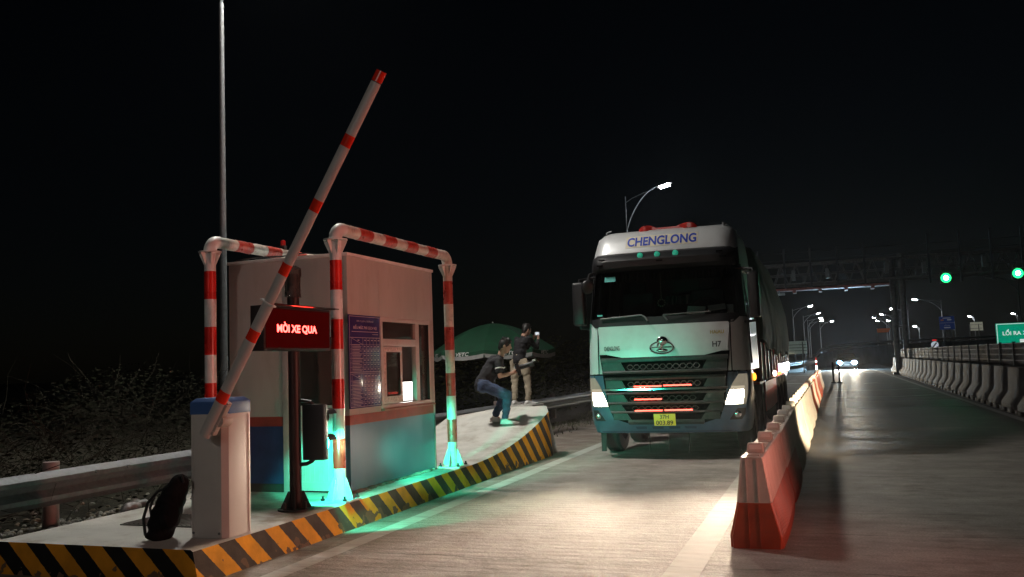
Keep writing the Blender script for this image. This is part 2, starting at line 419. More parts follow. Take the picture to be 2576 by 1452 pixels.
ib.add(sv, [(2 * j, 2 * j + 1, 2 * j + 3, 2 * j + 2) for j in range(len(rows) - 1)], 0)
sv = []
for p in rows[0]: sv += [p, (p[0] + (.05 if p is rows[0][-1] else 0), p[1] - .0, 0)]
ib.add(sv, [(2 * j, 2 * j + 1, 2 * j + 3, 2 * j + 2) for j in range(n - 1)], 2)
# rounded nose end
last = rows[-1]; arc = []
for k in range(7):
    a = k / 6 * pi / 2
    arc.append([(last[-1][0] - .16 * (1 - cos(a)), 14.2 + .16 * sin(a), last[-1][2] - .01 * k), (last[-1][0] + .05 + .10 * sin(2 * a) * .6 - .05 * (1 - cos(a)), 14.2 + .34 * sin(a), 0)])
av = [q for a in arc for q in a]
ib.add(av, [(2 * j, 2 * j + 1, 2 * j + 3, 2 * j + 2) for j in range(6)], 3)
ib.add([arc[-1][0], arc[-1][1], (-6.36, 14.5, 0), (-6.36, 14.3, last[0][2])], [(0, 1, 2, 3)], 0)
top = [a[0] for a in arc] + [(-6.36, 14.3, last[0][2])] + [p for p in last[:-1]]
for i in range(n - 2): pass
ib.add([arc[-1][0], (-6.36, 14.3, last[0][2]), last[0], last[9], last[14], last[-1]] + [a[0] for a in arc[1:-1]], [(0, 1, 2, 3, 4, 5, 6, 7, 8, 9, 10)], 0)
M_isl = mat('island_concrete', (.50, .49, .45), .85, var=.08, scale=3, bump=.25, bscale=50, dirt=(.22, .17, .12), dscale=1.9, damt=.8)
_t = M_isl.node_tree; _b = _t.nodes['Principled BSDF']; _src = _b.inputs['Base Color'].links[0].from_socket
_tc = _t.nodes.new('ShaderNodeTexCoord'); _d = _t.nodes.new('ShaderNodeVectorMath'); _d.operation = 'DISTANCE'; _d.inputs[1].default_value = (-4.55, 6.72, .25)
_n = _t.nodes.new('ShaderNodeTexNoise'); _n.inputs['Scale'].default_value = 7; _n.inputs['Detail'].default_value = 8
_m = _t.nodes.new('ShaderNodeMath'); _m.operation = 'ADD'; _r = _t.nodes.new('ShaderNodeMapRange'); _r.inputs['From Min'].default_value = .95; _r.inputs['From Max'].default_value = .55; _r.inputs['To Max'].default_value = .75
_x = _t.nodes.new('ShaderNodeMix'); _x.data_type = 'RGBA'; _x.inputs['B'].default_value = (.16, .085, .045, 1)
_t.links.new(_tc.outputs['Object'], _d.inputs[0]); _t.links.new(_tc.outputs['Object'], _n.inputs['Vector']); _t.links.new(_d.outputs['Value'], _m.inputs[0]); _t.links.new(_n.outputs[0], _m.inputs[1])
_t.links.new(_m.outputs[0], _r.inputs[0]); _t.links.new(_r.outputs[0], _x.inputs['Factor']); _t.links.new(_src, _x.inputs['A']); _t.links.new(_x.outputs['Result'], _b.inputs['Base Color'])
M_nose = mat('nose_paint', (.16, .15, .11), .6, var=.3, scale=4, stretch=(9, 9, .3), dirt=(.05, .04, .03), damt=.6)
tag(ib.build('traffic_island', [M_isl, M_kside, M_kfront, M_nose]), kind='structure')
db = MB().box(-5.82, -5.0, 6.09, 6.62, .251, .262)
for k in range(16): db.box(-5.80 + k * .05, -5.78 + k * .05, 6.11, 6.60, .262, .268)
tag(db.build('drain_grate', mat('grate_iron', (.12, .12, .11), .6, .5)), 'flat ribbed metal cover let into the island behind the barrier cabinet', 'drain cover')
# low plinth added behind the nose, out of sight, to support the standing person
tag(MB().box(-6.5, -5.75, 17.0, 17.85, .0, .675).build('plinth', M_conc, bevel=.02), 'low concrete plinth added behind the island nose beside the guardrail, under the standing person', 'plinth')

# ================================================================== TOLL BOOTH
B = thing('toll_booth', (-5.43, 9.06, .25), 'pale toll booth with red band and blue base between striped pipe guards', 'toll booth')
M_wall = mat('booth_panel', (.48, .46, .43), .5, bump=.12, bscale=14, var=.05, scale=3, stretch=(1, 1, .3), dirt=(.30, .25, .2), dscale=4, damt=.35)
M_blue = mat('booth_blue', (.02, .045, .14), .5, var=.15)
M_steel = mat('booth_steel_blue', (.10, .20, .28), .34, .3, var=.12, scale=1.5, stretch=(1, 1, .6), dirt=(.17, .25, .30), dscale=1.6, damt=.5)
M_band = mat('booth_band', (.32, .045, .03), .5, var=.15, dirt=(.3, .15, .1), damt=.3)
X0, X1, Y0, Y1 = -6.17, -4.69, 8.03, 10.12
wb = MB()
wb.box(X0, -5.49, Y0, Y0 + .06, 1.04, 2.7)                       # front, left of the door
wb.box(-5.49, X1 - .06, Y0, Y0 + .06, 1.98, 2.7)                 # over the door
wb.box(X0, X0 + .06, Y0 + .06, Y1, .25, 2.7)                     # far side
wb.box(X0 + .06, X1, Y1 - .06, Y1, .25, 2.7)                     # back
wb.box(X1 - .06, X1, Y0, 8.72, 1.04, 2.7)                        # right side round the window
wb.box(X1 - .06, X1, 8.72, Y1 - .06, 2.08, 2.7)
wb.box(X1 - .06, X1, 10.0, Y1 - .06, 1.07, 2.08)
wb.build('wall', M_wall, B, bevel=.006)
MB().add([(X0 - .015, Y0 - .015, 2.70), (X1 + .015, Y0 - .015, 2.70), (X1 + .015, Y1 + .015, 2.70), (X0 - .015, Y1 + .015, 2.70), (X0 - .015, Y0 - .015, 2.735), (X1 + .015, Y0 - .015, 2.735), (X1 + .015, Y1 + .015, 2.735), (X0 - .015, Y1 + .015, 2.735)], [(3, 2, 1, 0), (4, 5, 6, 7), (0, 1, 5, 4), (1, 2, 6, 5), (2, 3, 7, 6), (3, 0, 4, 7)]).build('roof', M_white, B, bevel=.008)
MB().box(X0, -5.49, Y0, Y0 + .06, .34, .94).build('lower_panel', M_blue, B)
MB().add([(X1, Y0 + .0, .27), (X1, 10.06, .27), (X1, Y1, .94), (X1, Y0, .94), (X1 - .06, Y0, .27), (X1 - .06, 10.06, .27), (X1 - .06, Y1 - .06, .94), (X1 - .06, Y0, .94)], [(0, 1, 2, 3), (7, 6, 5, 4), (0, 3, 7, 4), (1, 5, 6, 2), (2, 6, 7, 3), (0, 4, 5, 1)]).build('lower_panel', M_steel, B)
MB().box(X0 - .003, -5.49, Y0 - .004, Y0 + .06, .94, 1.04).build('red_band', M_band, B)
MB().box(X1 - .06, X1 + .004, Y0 - .004, Y1 - .062, .94, 1.04).build('red_band', M_band, B)
MB().box(X0 + .01, -5.49, Y0 + .01, Y0 + .05, .25, .34).box(X0 + .06, X1 - .06, Y0 + .06, Y1 - .06, .252, .29).build('plinth', mat('booth_skirt', (.05, .04, .035), .8), B)
fb = MB()
for x0, x1 in ((-5.49, -5.42), (-4.80, -4.752)): fb.box(x0, x1, Y0 - .01, Y0 + .06, .25, 1.98)
fb.box(-5.42, -4.80, Y0 - .01, Y0 + .06, 1.92, 1.98)
fb.build('door_frame', M_alu, B, bevel=.004)
D = MB().box(-5.415, -5.36, Y0 + .005, Y0 + .045, .27, 1.915).box(-4.86, -4.805, Y0 + .005, Y0 + .045, .27, 1.915).box(-5.36, -4.86, Y0 + .005, Y0 + .045, .27, .36).box(-5.36, -4.86, Y0 + .012, Y0 + .038, .36, 1.08)
D.box(-5.36, -4.86, Y0 + .005, Y0 + .045, 1.08, 1.15).box(-5.36, -4.86, Y0 + .005, Y0 + .045, 1.86, 1.915)
for k in range(9): D.box(-5.352 + k * .055, -5.346 + k * .055, Y0 + .009, Y0 + .02, .37, 1.07)
D = D.build('door', mat('door_white', (.66, .68, .67), .4, var=.05, dirt=(.45, .42, .38), damt=.3), B)
MB().box(-5.36, -4.86, Y0 + .02, Y0 + .028, 1.15, 1.86).build('pane', glass('door_glass', (.45, .48, .48), .35), D)
MB().cyl((-5.385, Y0 - .03, 1.05), (-5.385, Y0 - .03, 1.22), .01).cyl((-5.385, Y0 - .03, 1.06), (-5.385, Y0 + .01, 1.06), .008).cyl((-5.385, Y0 - .03, 1.21), (-5.385, Y0 + .01, 1.21), .008).build('handle', M_galv, D)
WX = X1 + .008
wf = MB()
for y0, y1, z0, z1 in ((8.72, 10.0, 2.03, 2.08), (8.72, 10.0, 1.07, 1.11), (8.72, 8.77, 1.11, 2.03), (9.95, 10.0, 1.11, 2.03), (9.59, 9.69, 1.11, 2.03), (8.77, 9.59, 1.76, 1.845)): wf.box(X1 - .05, WX, y0, y1, z0, z1)
W = wf.build('window', M_alu, B, bevel=.004)
MB().box(X1 - .03, X1 - .024, 8.77, 9.59, 1.845, 2.03).build('pane', glass('dusty_glass', (.55, .57, .55), .5), W)
MB().box(X1 - .03, X1 - .024, 9.69, 9.95, 1.11, 2.03).build('pane', glass('dusty_glass'), W)
sb = MB()
for y0, y1, z0, z1 in ((8.775, 9.24, 1.69, 1.755), (8.775, 9.24, 1.115, 1.2), (8.775, 8.85, 1.2, 1.69), (9.17, 9.24, 1.2, 1.69)): sb.box(X1 - .022, X1 + .004, y0, y1, z0, z1)
S = sb.build('sliding_sash', M_alu, B, bevel=.003)
MB().box(X1 - .014, X1 - .008, 8.85, 9.17, 1.2, 1.69).build('pane', glass('dusty_glass'), S)
sl_ = MB()
for y0, y1, z0, z1 in ((8.77, 9.59, 1.841, 1.847), (8.77, 9.59, 2.026, 2.032), (9.688, 9.692, 1.11, 2.03), (9.948, 9.952, 1.11, 2.03), (8.848, 8.852, 1.2, 1.69), (9.168, 9.172, 1.2, 1.69), (8.85, 9.17, 1.198, 1.203), (8.85, 9.17, 1.687, 1.692)): sl_.box(X1 - .03, WX + .002, y0, y1, z0, z1)
sl_.build('window_seal', M_rubber, W)
tp_ = MB()
for y0, y1, z0, z1 in ((8.785, 9.23, 1.705, 1.74), (8.785, 9.23, 1.135, 1.185), (8.79, 8.835, 1.22, 1.67)): tp_.box(X1 + .004, X1 + .0055, y0, y1, z0, z1)
tp_.build('protective_tape', mat('frame_tape', (.62, .50, .46), .5, var=.25, scale=40), S)
cb_ = MB().tube([(X0 + .1, Y0 - .0, 2.745), (-5.8, Y0 + .02, 2.765), (-5.5, Y0 + .01, 2.75), (-5.2, Y0 + .03, 2.77), (-4.95, Y0 + .3, 2.745)], .008, 6).build('cable', M_black, B)
MB().box(X1 - .02, X1 + .05, 8.70, 10.03, 1.045, 1.068).build('sill', mat('sill_red', (.38, .14, .11), .5), B, bevel=.004)
# mortar bead along the foot
mb = MB(); pts = []
for k in range(40):
    y = 8.05 + k * .051; rr = random.uniform(.015, .04)
    mb.ell((X1 + rr * .4, y, .252), rr * 1.2, .05, rr * .7, 8, 5)
mb.build('mortar', mat('mortar', (.28, .23, .18), .95, var=.25, bump=.6), B)
# inside the booth
tag(MB().box(-5.6, -4.8, 9.05, 10.0, .98, 1.02).box(-5.58, -5.54, 9.07, 9.97, .29, .98).box(-4.86, -4.82, 9.07, 9.97, .29, .98).build('desk', mat('desk_wood', (.2, .13, .08), .6), bevel=.004), 'plain desk inside the toll booth under the side window', 'desk')
mo = thing('monitor', (-4.92, 9.87, 1.02), 'lit white computer screen behind the open booth window', 'monitor')
MB().obox((-4.92, 9.86, 1.225), .30, .03, .25, Matrix.Rotation(radians(30), 3, 'Z')).build('casing', M_black, mo, bevel=.006)
rz = Matrix.Rotation(radians(30), 3, 'Z'); nd = rz @ Vector((0, -1, 0))
MB().obox(Vector((-4.92, 9.86, 1.225)) + nd * .017, .28, .004, .225, rz).build('screen', glow('screen_white', (1, .97, .92), 2.6), mo)
MB().cyl((-4.92, 9.87, 1.025), (-4.92, 9.87, 1.13), .02).lathe((-4.92, 9.87, 1.02), [(.1, 0), (.1, .012), (.03, .018)]).build('stand', M_black, mo)
lamp('screen_light', 'AREA', tuple(Vector((-4.92, 9.86, 1.225)) + nd * .03), 1.2, (1, .97, .92), tuple(nd), .25)
# fee board on the wall
F = thing('fee_board', (X1, 8.37, 1.1), 'tall blue tariff board with a fine printed table on the booth wall', 'sign')
fx = X1 + .012
MB().box(X1 + .001, fx, 8.02, 8.705, 1.105, 2.085).build('panel', mat('board_blue', (.055, .04, .17), .22, var=.1, coat=.4), F, bevel=.003)
M_prt = mat('board_print', (.55, .42, .50), .4, var=.05)
rt, up = (0, 1, 0), (0, 0, 1)
text('lettering', 'ĐƠN VỊ QUẢN LÝ ĐƯỜNG BỘ', (fx, 8.365, 2.02), rt, up, .36, .028, M_prt, F)
text('lettering', 'BIỂU MỨC PHÍ DỊCH VỤ', (fx, 8.365, 1.955), rt, up, .5, .055, M_prt, F, bold=.02)
lb = MB()
def bar(y0, y1, z0, z1): lb.box(fx, fx + .0015, y0, y1, z0, z1)
bar(8.08, 8.65, 1.905, 1.91); bar(8.52, 8.65, 1.88, 1.884)
for y0, y1, z0, z1 in ((8.035, 8.69, 2.066, 2.070), (8.035, 8.69, 1.117, 1.121), (8.035, 8.039, 1.121, 2.066), (8.686, 8.69, 1.121, 2.066), (8.035, 8.69, 1.842, 1.847), (8.035, 8.69, 1.478, 1.483), (8.035, 8.69, 1.462, 1.466)): bar(y0, y1, z0, z1)
for z0, z1 in ((1.483, 1.842), (1.121, 1.462)):
    nrow = 6; hh = (z1 - z0 - .07) / nrow
    for r in range(nrow + 1): bar(8.04, 8.686, z0 + r * hh - .0012, z0 + r * hh + .0012)
    for y in (8.07, 8.31, 8.385, 8.46, 8.535, 8.61): bar(y - .001, y + .001, z0, z1)
    for r in range(nrow):
        for q in range(3): bar(8.085, 8.085 + random.uniform(.15, .215), z0 + r * hh + .010 + q * .015, z0 + r * hh + .015 + q * .015)
        for y in (8.33, 8.405, 8.48, 8.555, 8.63): bar(y, y + .03, z0 + r * hh + .022, z0 + r * hh + .032)
    for y in (8.20, 8.34, 8.41, 8.49, 8.56, 8.64): bar(y, y + .035, z1 - .03, z1 - .02)
    lb.add([(fx, 8.08, z1 - .004), (fx + .0015, 8.08, z1 - .004), (fx + .0015, 8.31, z1 - .07), (fx, 8.31, z1 - .07), (fx, 8.08, z1 - .007), (fx + .0015, 8.08, z1 - .007), (fx + .0015, 8.31, z1 - .073), (fx, 8.31, z1 - .073)], [(0, 1, 2, 3), (4, 7, 6, 5), (1, 5, 6, 2)])
lb.build('printed_table', M_prt, F, smooth=False)

# ================================================================== PIPE GUARDS
def pipe_guard(x, ya, yb, label):
    g = thing('pipe_guard', (x, (ya + yb) / 2, .25), label, 'pipe guard', 'striped pipe guards beside the booth')
    zb = [.25, .561, .845, 1.137, 1.424, 1.715, 2.007, 2.297, 2.592, 2.79]
    for y, mw, mr in ((ya, M_film_w, M_film_r), (yb, M_wrap_w, M_wrap_r)):
        p = MB()
        for k in range(9):
            wr = .0006 * (k % 2)
            p.lathe((x, y, 0), [(.060 + wr, zb[k] + .0), (.060 + wr, zb[k + 1])], 22, mi=k % 2, cap=False)
        P = p.build('post', [mw, mr], g)
        b = MB().box(x - .15, x + .15, y - .15, y + .15, .252, .266)
        for a in range(4):
            rot = Matrix.Rotation(a * pi / 2 + .0, 3, 'Z')
            pr = [(.058, .266), (.14, .266), (.14, .285), (.072, .47), (.058, .47)]
            vs = [Vector((x, y, 0)) + rot @ Vector((u, s * .005, v)) for s in (-1, 1) for u, v in pr]
            b.add(vs, [tuple(range(5)), tuple(reversed(range(5, 10)))] + [(i, i + 5, (i + 1) % 5 + 5, (i + 1) % 5) for i in range(5)])
        b.build('base_plate', mw, P)
        for sx in (-1, 1):
            for sy in (-1, 1): MB().cyl((x + sx * .12, y + sy * .12, .26), (x + sx * .12, y + sy * .12, .31), .011, n=8).cyl((x + sx * .12, y + sy * .12, .267), (x + sx * .12, y + sy * .12, .285), .02, n=6).build('bolt', M_dark, P)
        f = MB().lathe((x, y, 2.79), [(.118, 0), (.118, .014)], 22)
        for a in range(6):
            rot = Matrix.Rotation(a * pi / 3 + .3, 3, 'Z'); pr = [(.058, 2.789), (.112, 2.789), (.112, 2.77), (.062, 2.66), (.058, 2.66)]
            vs = [Vector((x, y, 0)) + rot @ Vector((u, s * .005, v)) for s in (-1, 1) for u, v in pr]
            f.add(vs, [tuple(range(5)), tuple(reversed(range(5, 10)))] + [(i, i + 5, (i + 1) % 5 + 5, (i + 1) % 5) for i in range(5)])
        f.build('flange', M_white, P)
    zc = 2.915; rr = .12
    for y, s, m in ((ya, 1, M_white), (yb, -1, M_wrap_w)):
        pts = [(x, y, 2.80)] + [(x, y + s * rr * (1 - cos(a)), zc - rr + rr * sin(a)) for a in [i * pi / 16 for i in range(1, 9)]] + [(x, y + s * (rr + .02), zc)]
        MB().tube(pts, .066, 16).build('elbow', m, g)
    c = MB(); n = 9; L0, L1 = ya + rr + .02, yb - rr - .02
    for k in range(n):
        u0 = L0 + (L1 - L0) * k / n; u1 = L0 + (L1 - L0) * (k + 1) / n; ring = []
        for t in range(6):
            yy = u0 + (u1 - u0) * t / 5
            r0 = .062 + .002 * (k % 2)
            ring.append([(x + (r0 + random.uniform(-.002, .004)) * cos(a), yy, zc + (r0 + random.uniform(-.002, .004)) * sin(a)) for a in [q * 2 * pi / 18 for q in range(18)]])
        c.rings(ring, False, True, k % 2)
    c.build('crossbar', [M_wrap_w, M_wrap_r], g)
    return g
pipe_guard(-4.55, 7.58, 10.3, 'red and white striped pipe guard on the lane side of the booth')
pipe_guard(-6.09, 7.62, 10.34, 'red and white striped pipe guard on the far side of the booth')

# ================================================================== BOOM BARRIER
G = thing('boom_barrier', (-4.6, 5.87, .25), 'boom barrier with white cabinet, blue lid and half raised banded arm', 'barrier')
cp = [(-4.762, 5.72), (-4.48, 5.72), (-4.44, 5.76), (-4.44, 6.03), (-4.762, 6.03)]
M_cab = mat('cabinet_paint', (.60, .56, .53), .45, var=.03, dirt=(.4, .34, .3), dscale=3, damt=.25)
cbm = MB().ext(cp, 'z', .252, 1.2)
cbm.box(-4.735, -4.732, 5.717, 5.721, .26, 1.19).box(-4.4405, -4.436, 6.005, 6.008, .26, 1.19)
CB = cbm.build('cabinet', M_cab, G, bevel=.004)
for x in (-4.74, -4.50): MB().cyl((x, 5.712, .29), (x, 5.72, .29), .010, n=8).build('bolt', M_galv, CB)
def shr(d): return [(-4.765 - .004 + d, 5.716 + d), (-4.478 - d * .4, 5.716 + d), (-4.436 - d, 5.76 + d * .4), (-4.436 - d, 6.034 - d), (-4.769 + d, 6.034 - d)]
MB().rings([[(u, v, z) for u, v in shr(d)] for d, z in ((0, 1.2), (0, 1.295), (.035, 1.325))]).build('lid', mat('lid_blue', (.05, .13, .36), .45, var=.08), G, bevel=.004)
A0, A1 = Vector((-4.54, 5.6, 1.045)), Vector((-2.95, 5.6, 3.665)); ax = (A1 - A0).normalized(); nn = Vector((ax.z, 0, -ax.x)); LN = (A1 - A0).length
M_arm = mat('arm_paint', (.52, .49, .47), .4, var=.04); M_armr = mat('arm_red_film', (.85, .035, .01), .22)
def arm_ring(t, a=.046, b=.03): return [A0 + ax * t + nn * (a * cos(q)) + Vector((0, 1, 0)) * (b * sin(q)) for q in [k * 2 * pi / 20 for k in range(20)]]
bands = [(LN - .085, LN)]
for px, pz in ((-3.262, 3.195), (-3.54, 2.74), (-3.821, 2.288), (-4.119, 1.813), (-4.396, 1.359)):
    t = (Vector((px, 5.6, pz)) - A0).dot(ax); bands.append((t - .046, t + .046))
joint = (Vector((-3.986, 5.6, 2.054)) - A0).dot(ax)
arm = MB(); arm.rings([arm_ring(joint - .3, .043, .027), arm_ring(LN - .09, .043, .027)])
arm.rings([arm_ring(0, .048, .031), arm_ring(joint, .048, .031)])
ARM = arm.build('boom', M_arm, G)
for a, b in bands:
    e = .0485 if a < joint else .0436
    MB().rings([arm_ring(a, e, e - .016), arm_ring(b, e, e - .016)]).build('red_band', M_armr, ARM)
MB().obox(A0 + ax * joint + Vector((0, -.01, 0)), .13, .05, .012, Matrix(((nn.x, 0, ax.x), (0, 1, 0), (nn.z, 0, ax.z)))).build('joint_clip', M_white, ARM, bevel=.003)
rb = Matrix(((nn.x, 0, ax.x), (0, 1, 0), (nn.z, 0, ax.z)))
hb = MB().obox(A0 + ax * .17 + nn * .052 + Vector((0, .02, 0)), .035, .05, .26, rb).obox(A0 + ax * .30 + Vector((0, .035, 0)), .12, .05, .03, rb)
hb.cyl((A0 + ax * .16 + nn * .05 + Vector((0, .0, 0))), (A0 + ax * .16 + nn * .05 + Vector((0, .12, 0))), .05)
for t in (.06, .12): hb.cyl(A0 + ax * t + nn * .06 + Vector((0, -.012, 0)), A0 + ax * t + nn * .06 + Vector((0, .01, 0)), .014, n=6)
hb.build('hub_bracket', mat('bracket_paint', (.45, .38, .34), .45), G, bevel=.004)

# ================================================================== SIGN POST with LED sign and signal head
P = thing('sign_post', (-4.69, 7.04, .25), 'dark post carrying the red LED sign and the signal head seen from behind', 'sign post')
MB().cyl((-4.69, 7.04, .25), (-4.69, 7.04, 2.42), .055, n=18).build('post', mat('post_rust_red', (.025, .012, .011), .5, .2, var=.2), P)
b = MB().lathe((-4.69, 7.04, .252), [(.165, 0), (.165, .014)], 24)
for a in range(4):
    rot = Matrix.Rotation(a * pi / 2 + .5, 3, 'Z'); pr = [(.05, .266), (.14, .266), (.13, .29), (.07, .42), (.05, .42)]
    vs = [Vector((-4.69, 7.04, 0)) + rot @ Vector((u, s * .005, v)) for s in (-1, 1) for u, v in pr]
    b.add(vs, [tuple(range(5)), tuple(reversed(range(5, 10)))] + [(i, i + 5, (i + 1) % 5 + 5, (i + 1) % 5) for i in range(5)])
    q = Vector((-4.69, 7.04, 0)) + Matrix.Rotation(a * pi / 2 + 1.28, 3, 'Z') @ Vector((.13, 0, 0)); b.cyl((q.x, q.y, .26), (q.x, q.y, .33), .013, n=8)
b.build('base_plate', M_dark, P)
wr = MB(); rg = []
for k in range(9):
    z = 2.20 + k * .034
    rg.append([(-4.69 + (.064 + random.uniform(-.004, .02)) * cos(a), 7.04 + (.064 + random.uniform(-.004, .02)) * sin(a), z + random.uniform(-.012, .012)) for a in [q * 2 * pi / 14 for q in range(14)]])
rg.append([(-4.69 + .03 * cos(a), 7.04 + .03 * sin(a), 2.49 + random.uniform(-.02, .02)) for a in [q * 2 * pi / 14 for q in range(14)]])
wr.rings(rg); wr.add([(-4.64, 7.0, 2.30), (-4.60, 7.03, 2.22), (-4.585, 7.02, 2.19), (-4.63, 7.01, 2.2)], [(0, 1, 2, 3)])
wp = glass('plastic_wrap', (.62, .56, .52), .9); wr.build('plastic_wrap', wp, P, ang=25)
HS = MB().box(-4.64, -4.503, 6.32, 7.375, 1.695, 2.085).build('led_display', mat('display_case', (.02, .012, .012), .5), P, bevel=.006)
MB().box(-4.503, -4.498, 6.345, 7.35, 1.72, 2.06).build('screen', mat('display_face', (.02, .003, .003), .9, spec=0, var=.1, emit=(1, .01, .008), estr=.022), HS)
MB().box(-4.503, -4.40, 6.32, 7.375, 2.085, 2.093).build('hood', M_black, HS)
text('lettering', 'MỜI XE QUA', (-4.497, 6.815, 1.895), (0, 1, 0), (0, 0, 1), .63, .105, glow('led_red', (1, .055, .045), 9), HS, bold=.035)
lamp('display_light', 'AREA', (-4.44, 6.815, 1.89), 9.0, (1, .03, .02), (1, 0, 0), .5, parent=P)
for z in (1.8, 2.0): MB().obox((-4.66, 7.04, z), .06, .14, .03).build('clamp', M_dark, P)
SH = MB().box(-4.600, -4.375, 7.02, 7.10, .70, 1.205).build('signal_head', M_black, P, bevel=.012)
for z in (1.085, .845):
    prof = [(-4.445 + .078 * cos(a), z + .078 * sin(a)) for a in [pi * (.10 + .80 * k / 14) for k in range(15)]]
    o = [(x, 7.10, zz) for x, zz in prof]; e = [(x, 7.25, zz) for x, zz in prof]; i_ = [(x, 7.25, zz - .004) for x, zz in prof]
    MB().rings([o, e, i_], False, False).build('visor', M_black, SH)
MB().lathe((-4.445, 7.10, .845), [(.07, 0), (.08, .006), (.05, .018), (.01, .022)], 20, 'y').build('green_lens', glow('green_lens', (.03, 1, .55), 30), SH)
MB().lathe((-4.445, 7.10, 1.085), [(.07, 0), (.08, .006), (.05, .018), (.01, .022)], 20, 'y').build('dark_lens', mat('dark_lens', (.05, .005, .005), .2), SH)
MB().tube([(-4.67, 7.04, 1.24), (-4.60, 7.04, 1.24), (-4.52, 7.05, 1.225), (-4.51, 7.06, 1.20)], .018, 8).build('signal_bracket', M_dark, P)
MB().tube([(-4.67, 7.04, .66), (-4.57, 7.04, .665), (-4.52, 7.05, .69), (-4.51, 7.06, .705)], .018, 8).build('signal_bracket', M_dark, P)
lamp('signal_light', 'SPOT', (-4.415, 7.14, .83), 620, (.05, 1, .60), (.24, 1, .05), .04, radians(27), 1.0, parent=P)
lamp('signal_light', 'SPOT', (-4.415, 7.14, .80), 100, (.05, 1, .60), (-.12, 1, -.62), .04, radians(98), .25, parent=P)
lamp('signal_light', 'SPOT', (-4.415, 7.14, .82), 1200, (.05, 1, .60), (.0, 1, -.13), .04, radians(27), .7, parent=P)

# ================================================================== PLASTIC LANE BARRIERS
M_pw = mat('barrier_white', (.55, .50, .45), .4, var=.08, scale=4, dirt=(.26, .18, .12), dscale=5, damt=.5)
M_pr = mat('barrier_red', (.34, .055, .016), .4, var=.15, dirt=(.2, .06, .04), dscale=5, damt=.5)
M_refl = mat('reflector_film', (.75, .74, .70), .2, dirt=(.3, .25, .2), damt=.5)
UL = 2.27
def barrier(m_low, m_up):
    g = empty('plastic_barrier', (-.637, 7.25, 0))
    cx = -.637; y0, y1 = 7.25, 7.25 + UL - .03
    def hw(z):
        pts = [(0, .195), (.09, .195), (.34, .125), (.352, .122), (.356, .125), (.70, .078), (.715, .066)]
        for (a, wa), (b_, wb_) in zip(pts, pts[1:]):
            if z <= b_: return wa + (wb_ - wa) * (z - a) / (b_ - a)
        return pts[-1][1]
    def body(zs, amp, flare):
        mbb = MB(); prof = []
        N = 27; ycs = []
        for k in range(N):
            p0 = y0 + .03 + (y1 - y0 - .06) * k / N; d = (y1 - y0 - .06) / N
            ycs += [(p0, 0), (p0 + d * .15, 1), (p0 + d * .55, 1), (p0 + d * .7, 0)]
        ycs = [(y0, -.2)] + ycs + [(y1, -.2)]
        rings = []
        for y, rb in ycs:
            t = (y - y0) / (y1 - y0); fl = flare * (sin(pi * t) ** .6 - .55)
            row = []
            for z in zs: row.append((cx - hw(z) - amp * rb - fl * (1 - z / .35) * (z < .34), y, z))
            for z in reversed(zs): row.append((cx + hw(z) + amp * rb + fl * (1 - z / .35) * (z < .34), y, z))
            rings.append(row)
        mbb.rings(rings)
        return mbb
    lo = body([0, .04, .09, .18, .26, .34, .352], .016, .028)
    lo.box(cx - .055, cx - .049, y0 - .006, y0, .0, .34).box(cx + .03, cx + .037, y0 - .006, y0, .0, .34)
    lo.build('lower_half', m_low, g, smooth=False)
    u = body([.3525, .36, .5, .64, .69, .705], .014, 0)
    N = 9
    for k in range(N): u.box(cx - .05, cx + .05, y0 + .1 + k * .24, y0 + .17 + k * .24, .70, .716)
    u.box(cx - .055, cx - .049, y0 - .006, y0, .357, .69).box(cx + .03, cx + .037, y0 - .006, y0, .357, .69)
    u.build('upper_half', m_up, g, smooth=False)
    for yc in (y0 + .38, y0 + .38 + UL / 2):
        c = MB().add([(cx - .07, yc - .05, .705), (cx + .07, yc - .05, .705), (cx + .07, yc + .05, .705), (cx - .07, yc + .05, .705), (cx - .06, yc - .04, .785), (cx + .06, yc - .04, .785), (cx + .06, yc + .04, .785), (cx - .06, yc + .04, .785)], [(3, 2, 1, 0), (4, 5, 6, 7), (0, 1, 5, 4), (1, 2, 6, 5), (2, 3, 7, 6), (3, 0, 4, 7)]).build('cap', m_up, g, bevel=.012)
        MB().add([(cx - .05, yc - .0488, .735), (cx + .05, yc - .0488, .735), (cx + .047, yc - .0455, .772), (cx - .047, yc - .0455, .772), (cx - .05, yc - .044, .735), (cx + .05, yc - .044, .735), (cx + .047, yc - .041, .772), (cx - .047, yc - .041, .772)], [(0, 1, 2, 3), (7, 6, 5, 4), (0, 4, 5, 1), (2, 6, 7, 3), (0, 3, 7, 4), (1, 5, 6, 2)]).build('reflector', M_refl, c)
    return g
b_rw, b_ww, b_rr = barrier(M_pr, M_pw), barrier(M_pw, M_pw), barrier(M_pr, M_pr)
tag(b_rw, 'nearest plastic lane barrier with white top and red lower half', 'barrier', 'plastic barriers lined up along the lane')
for k in range(1, 16):
    src = b_rr if k in (7, 9, 11, 12, 13) else b_ww
    if k == 1: src = b_rw
    o = src if (src is b_ww and k == 2) or (src is b_rr and k == 7) else copy_tree(src)
    o.location = (-.637 + random.uniform(-.012, .012) + max(0, k - 3) * .004, 7.25 + k * UL, 0); o.rotation_euler = (0, 0, radians(random.uniform(-.35, .35)))
    lab = 'white plastic lane barrier in the row beyond the two red based ones' if src is b_ww else 'dull red plastic lane barrier towards the far end of the row'
    if k == 1: lab = 'second plastic lane barrier from the front, white above a red lower half'
    tag(o, lab, 'barrier', 'plastic barriers lined up along the lane')
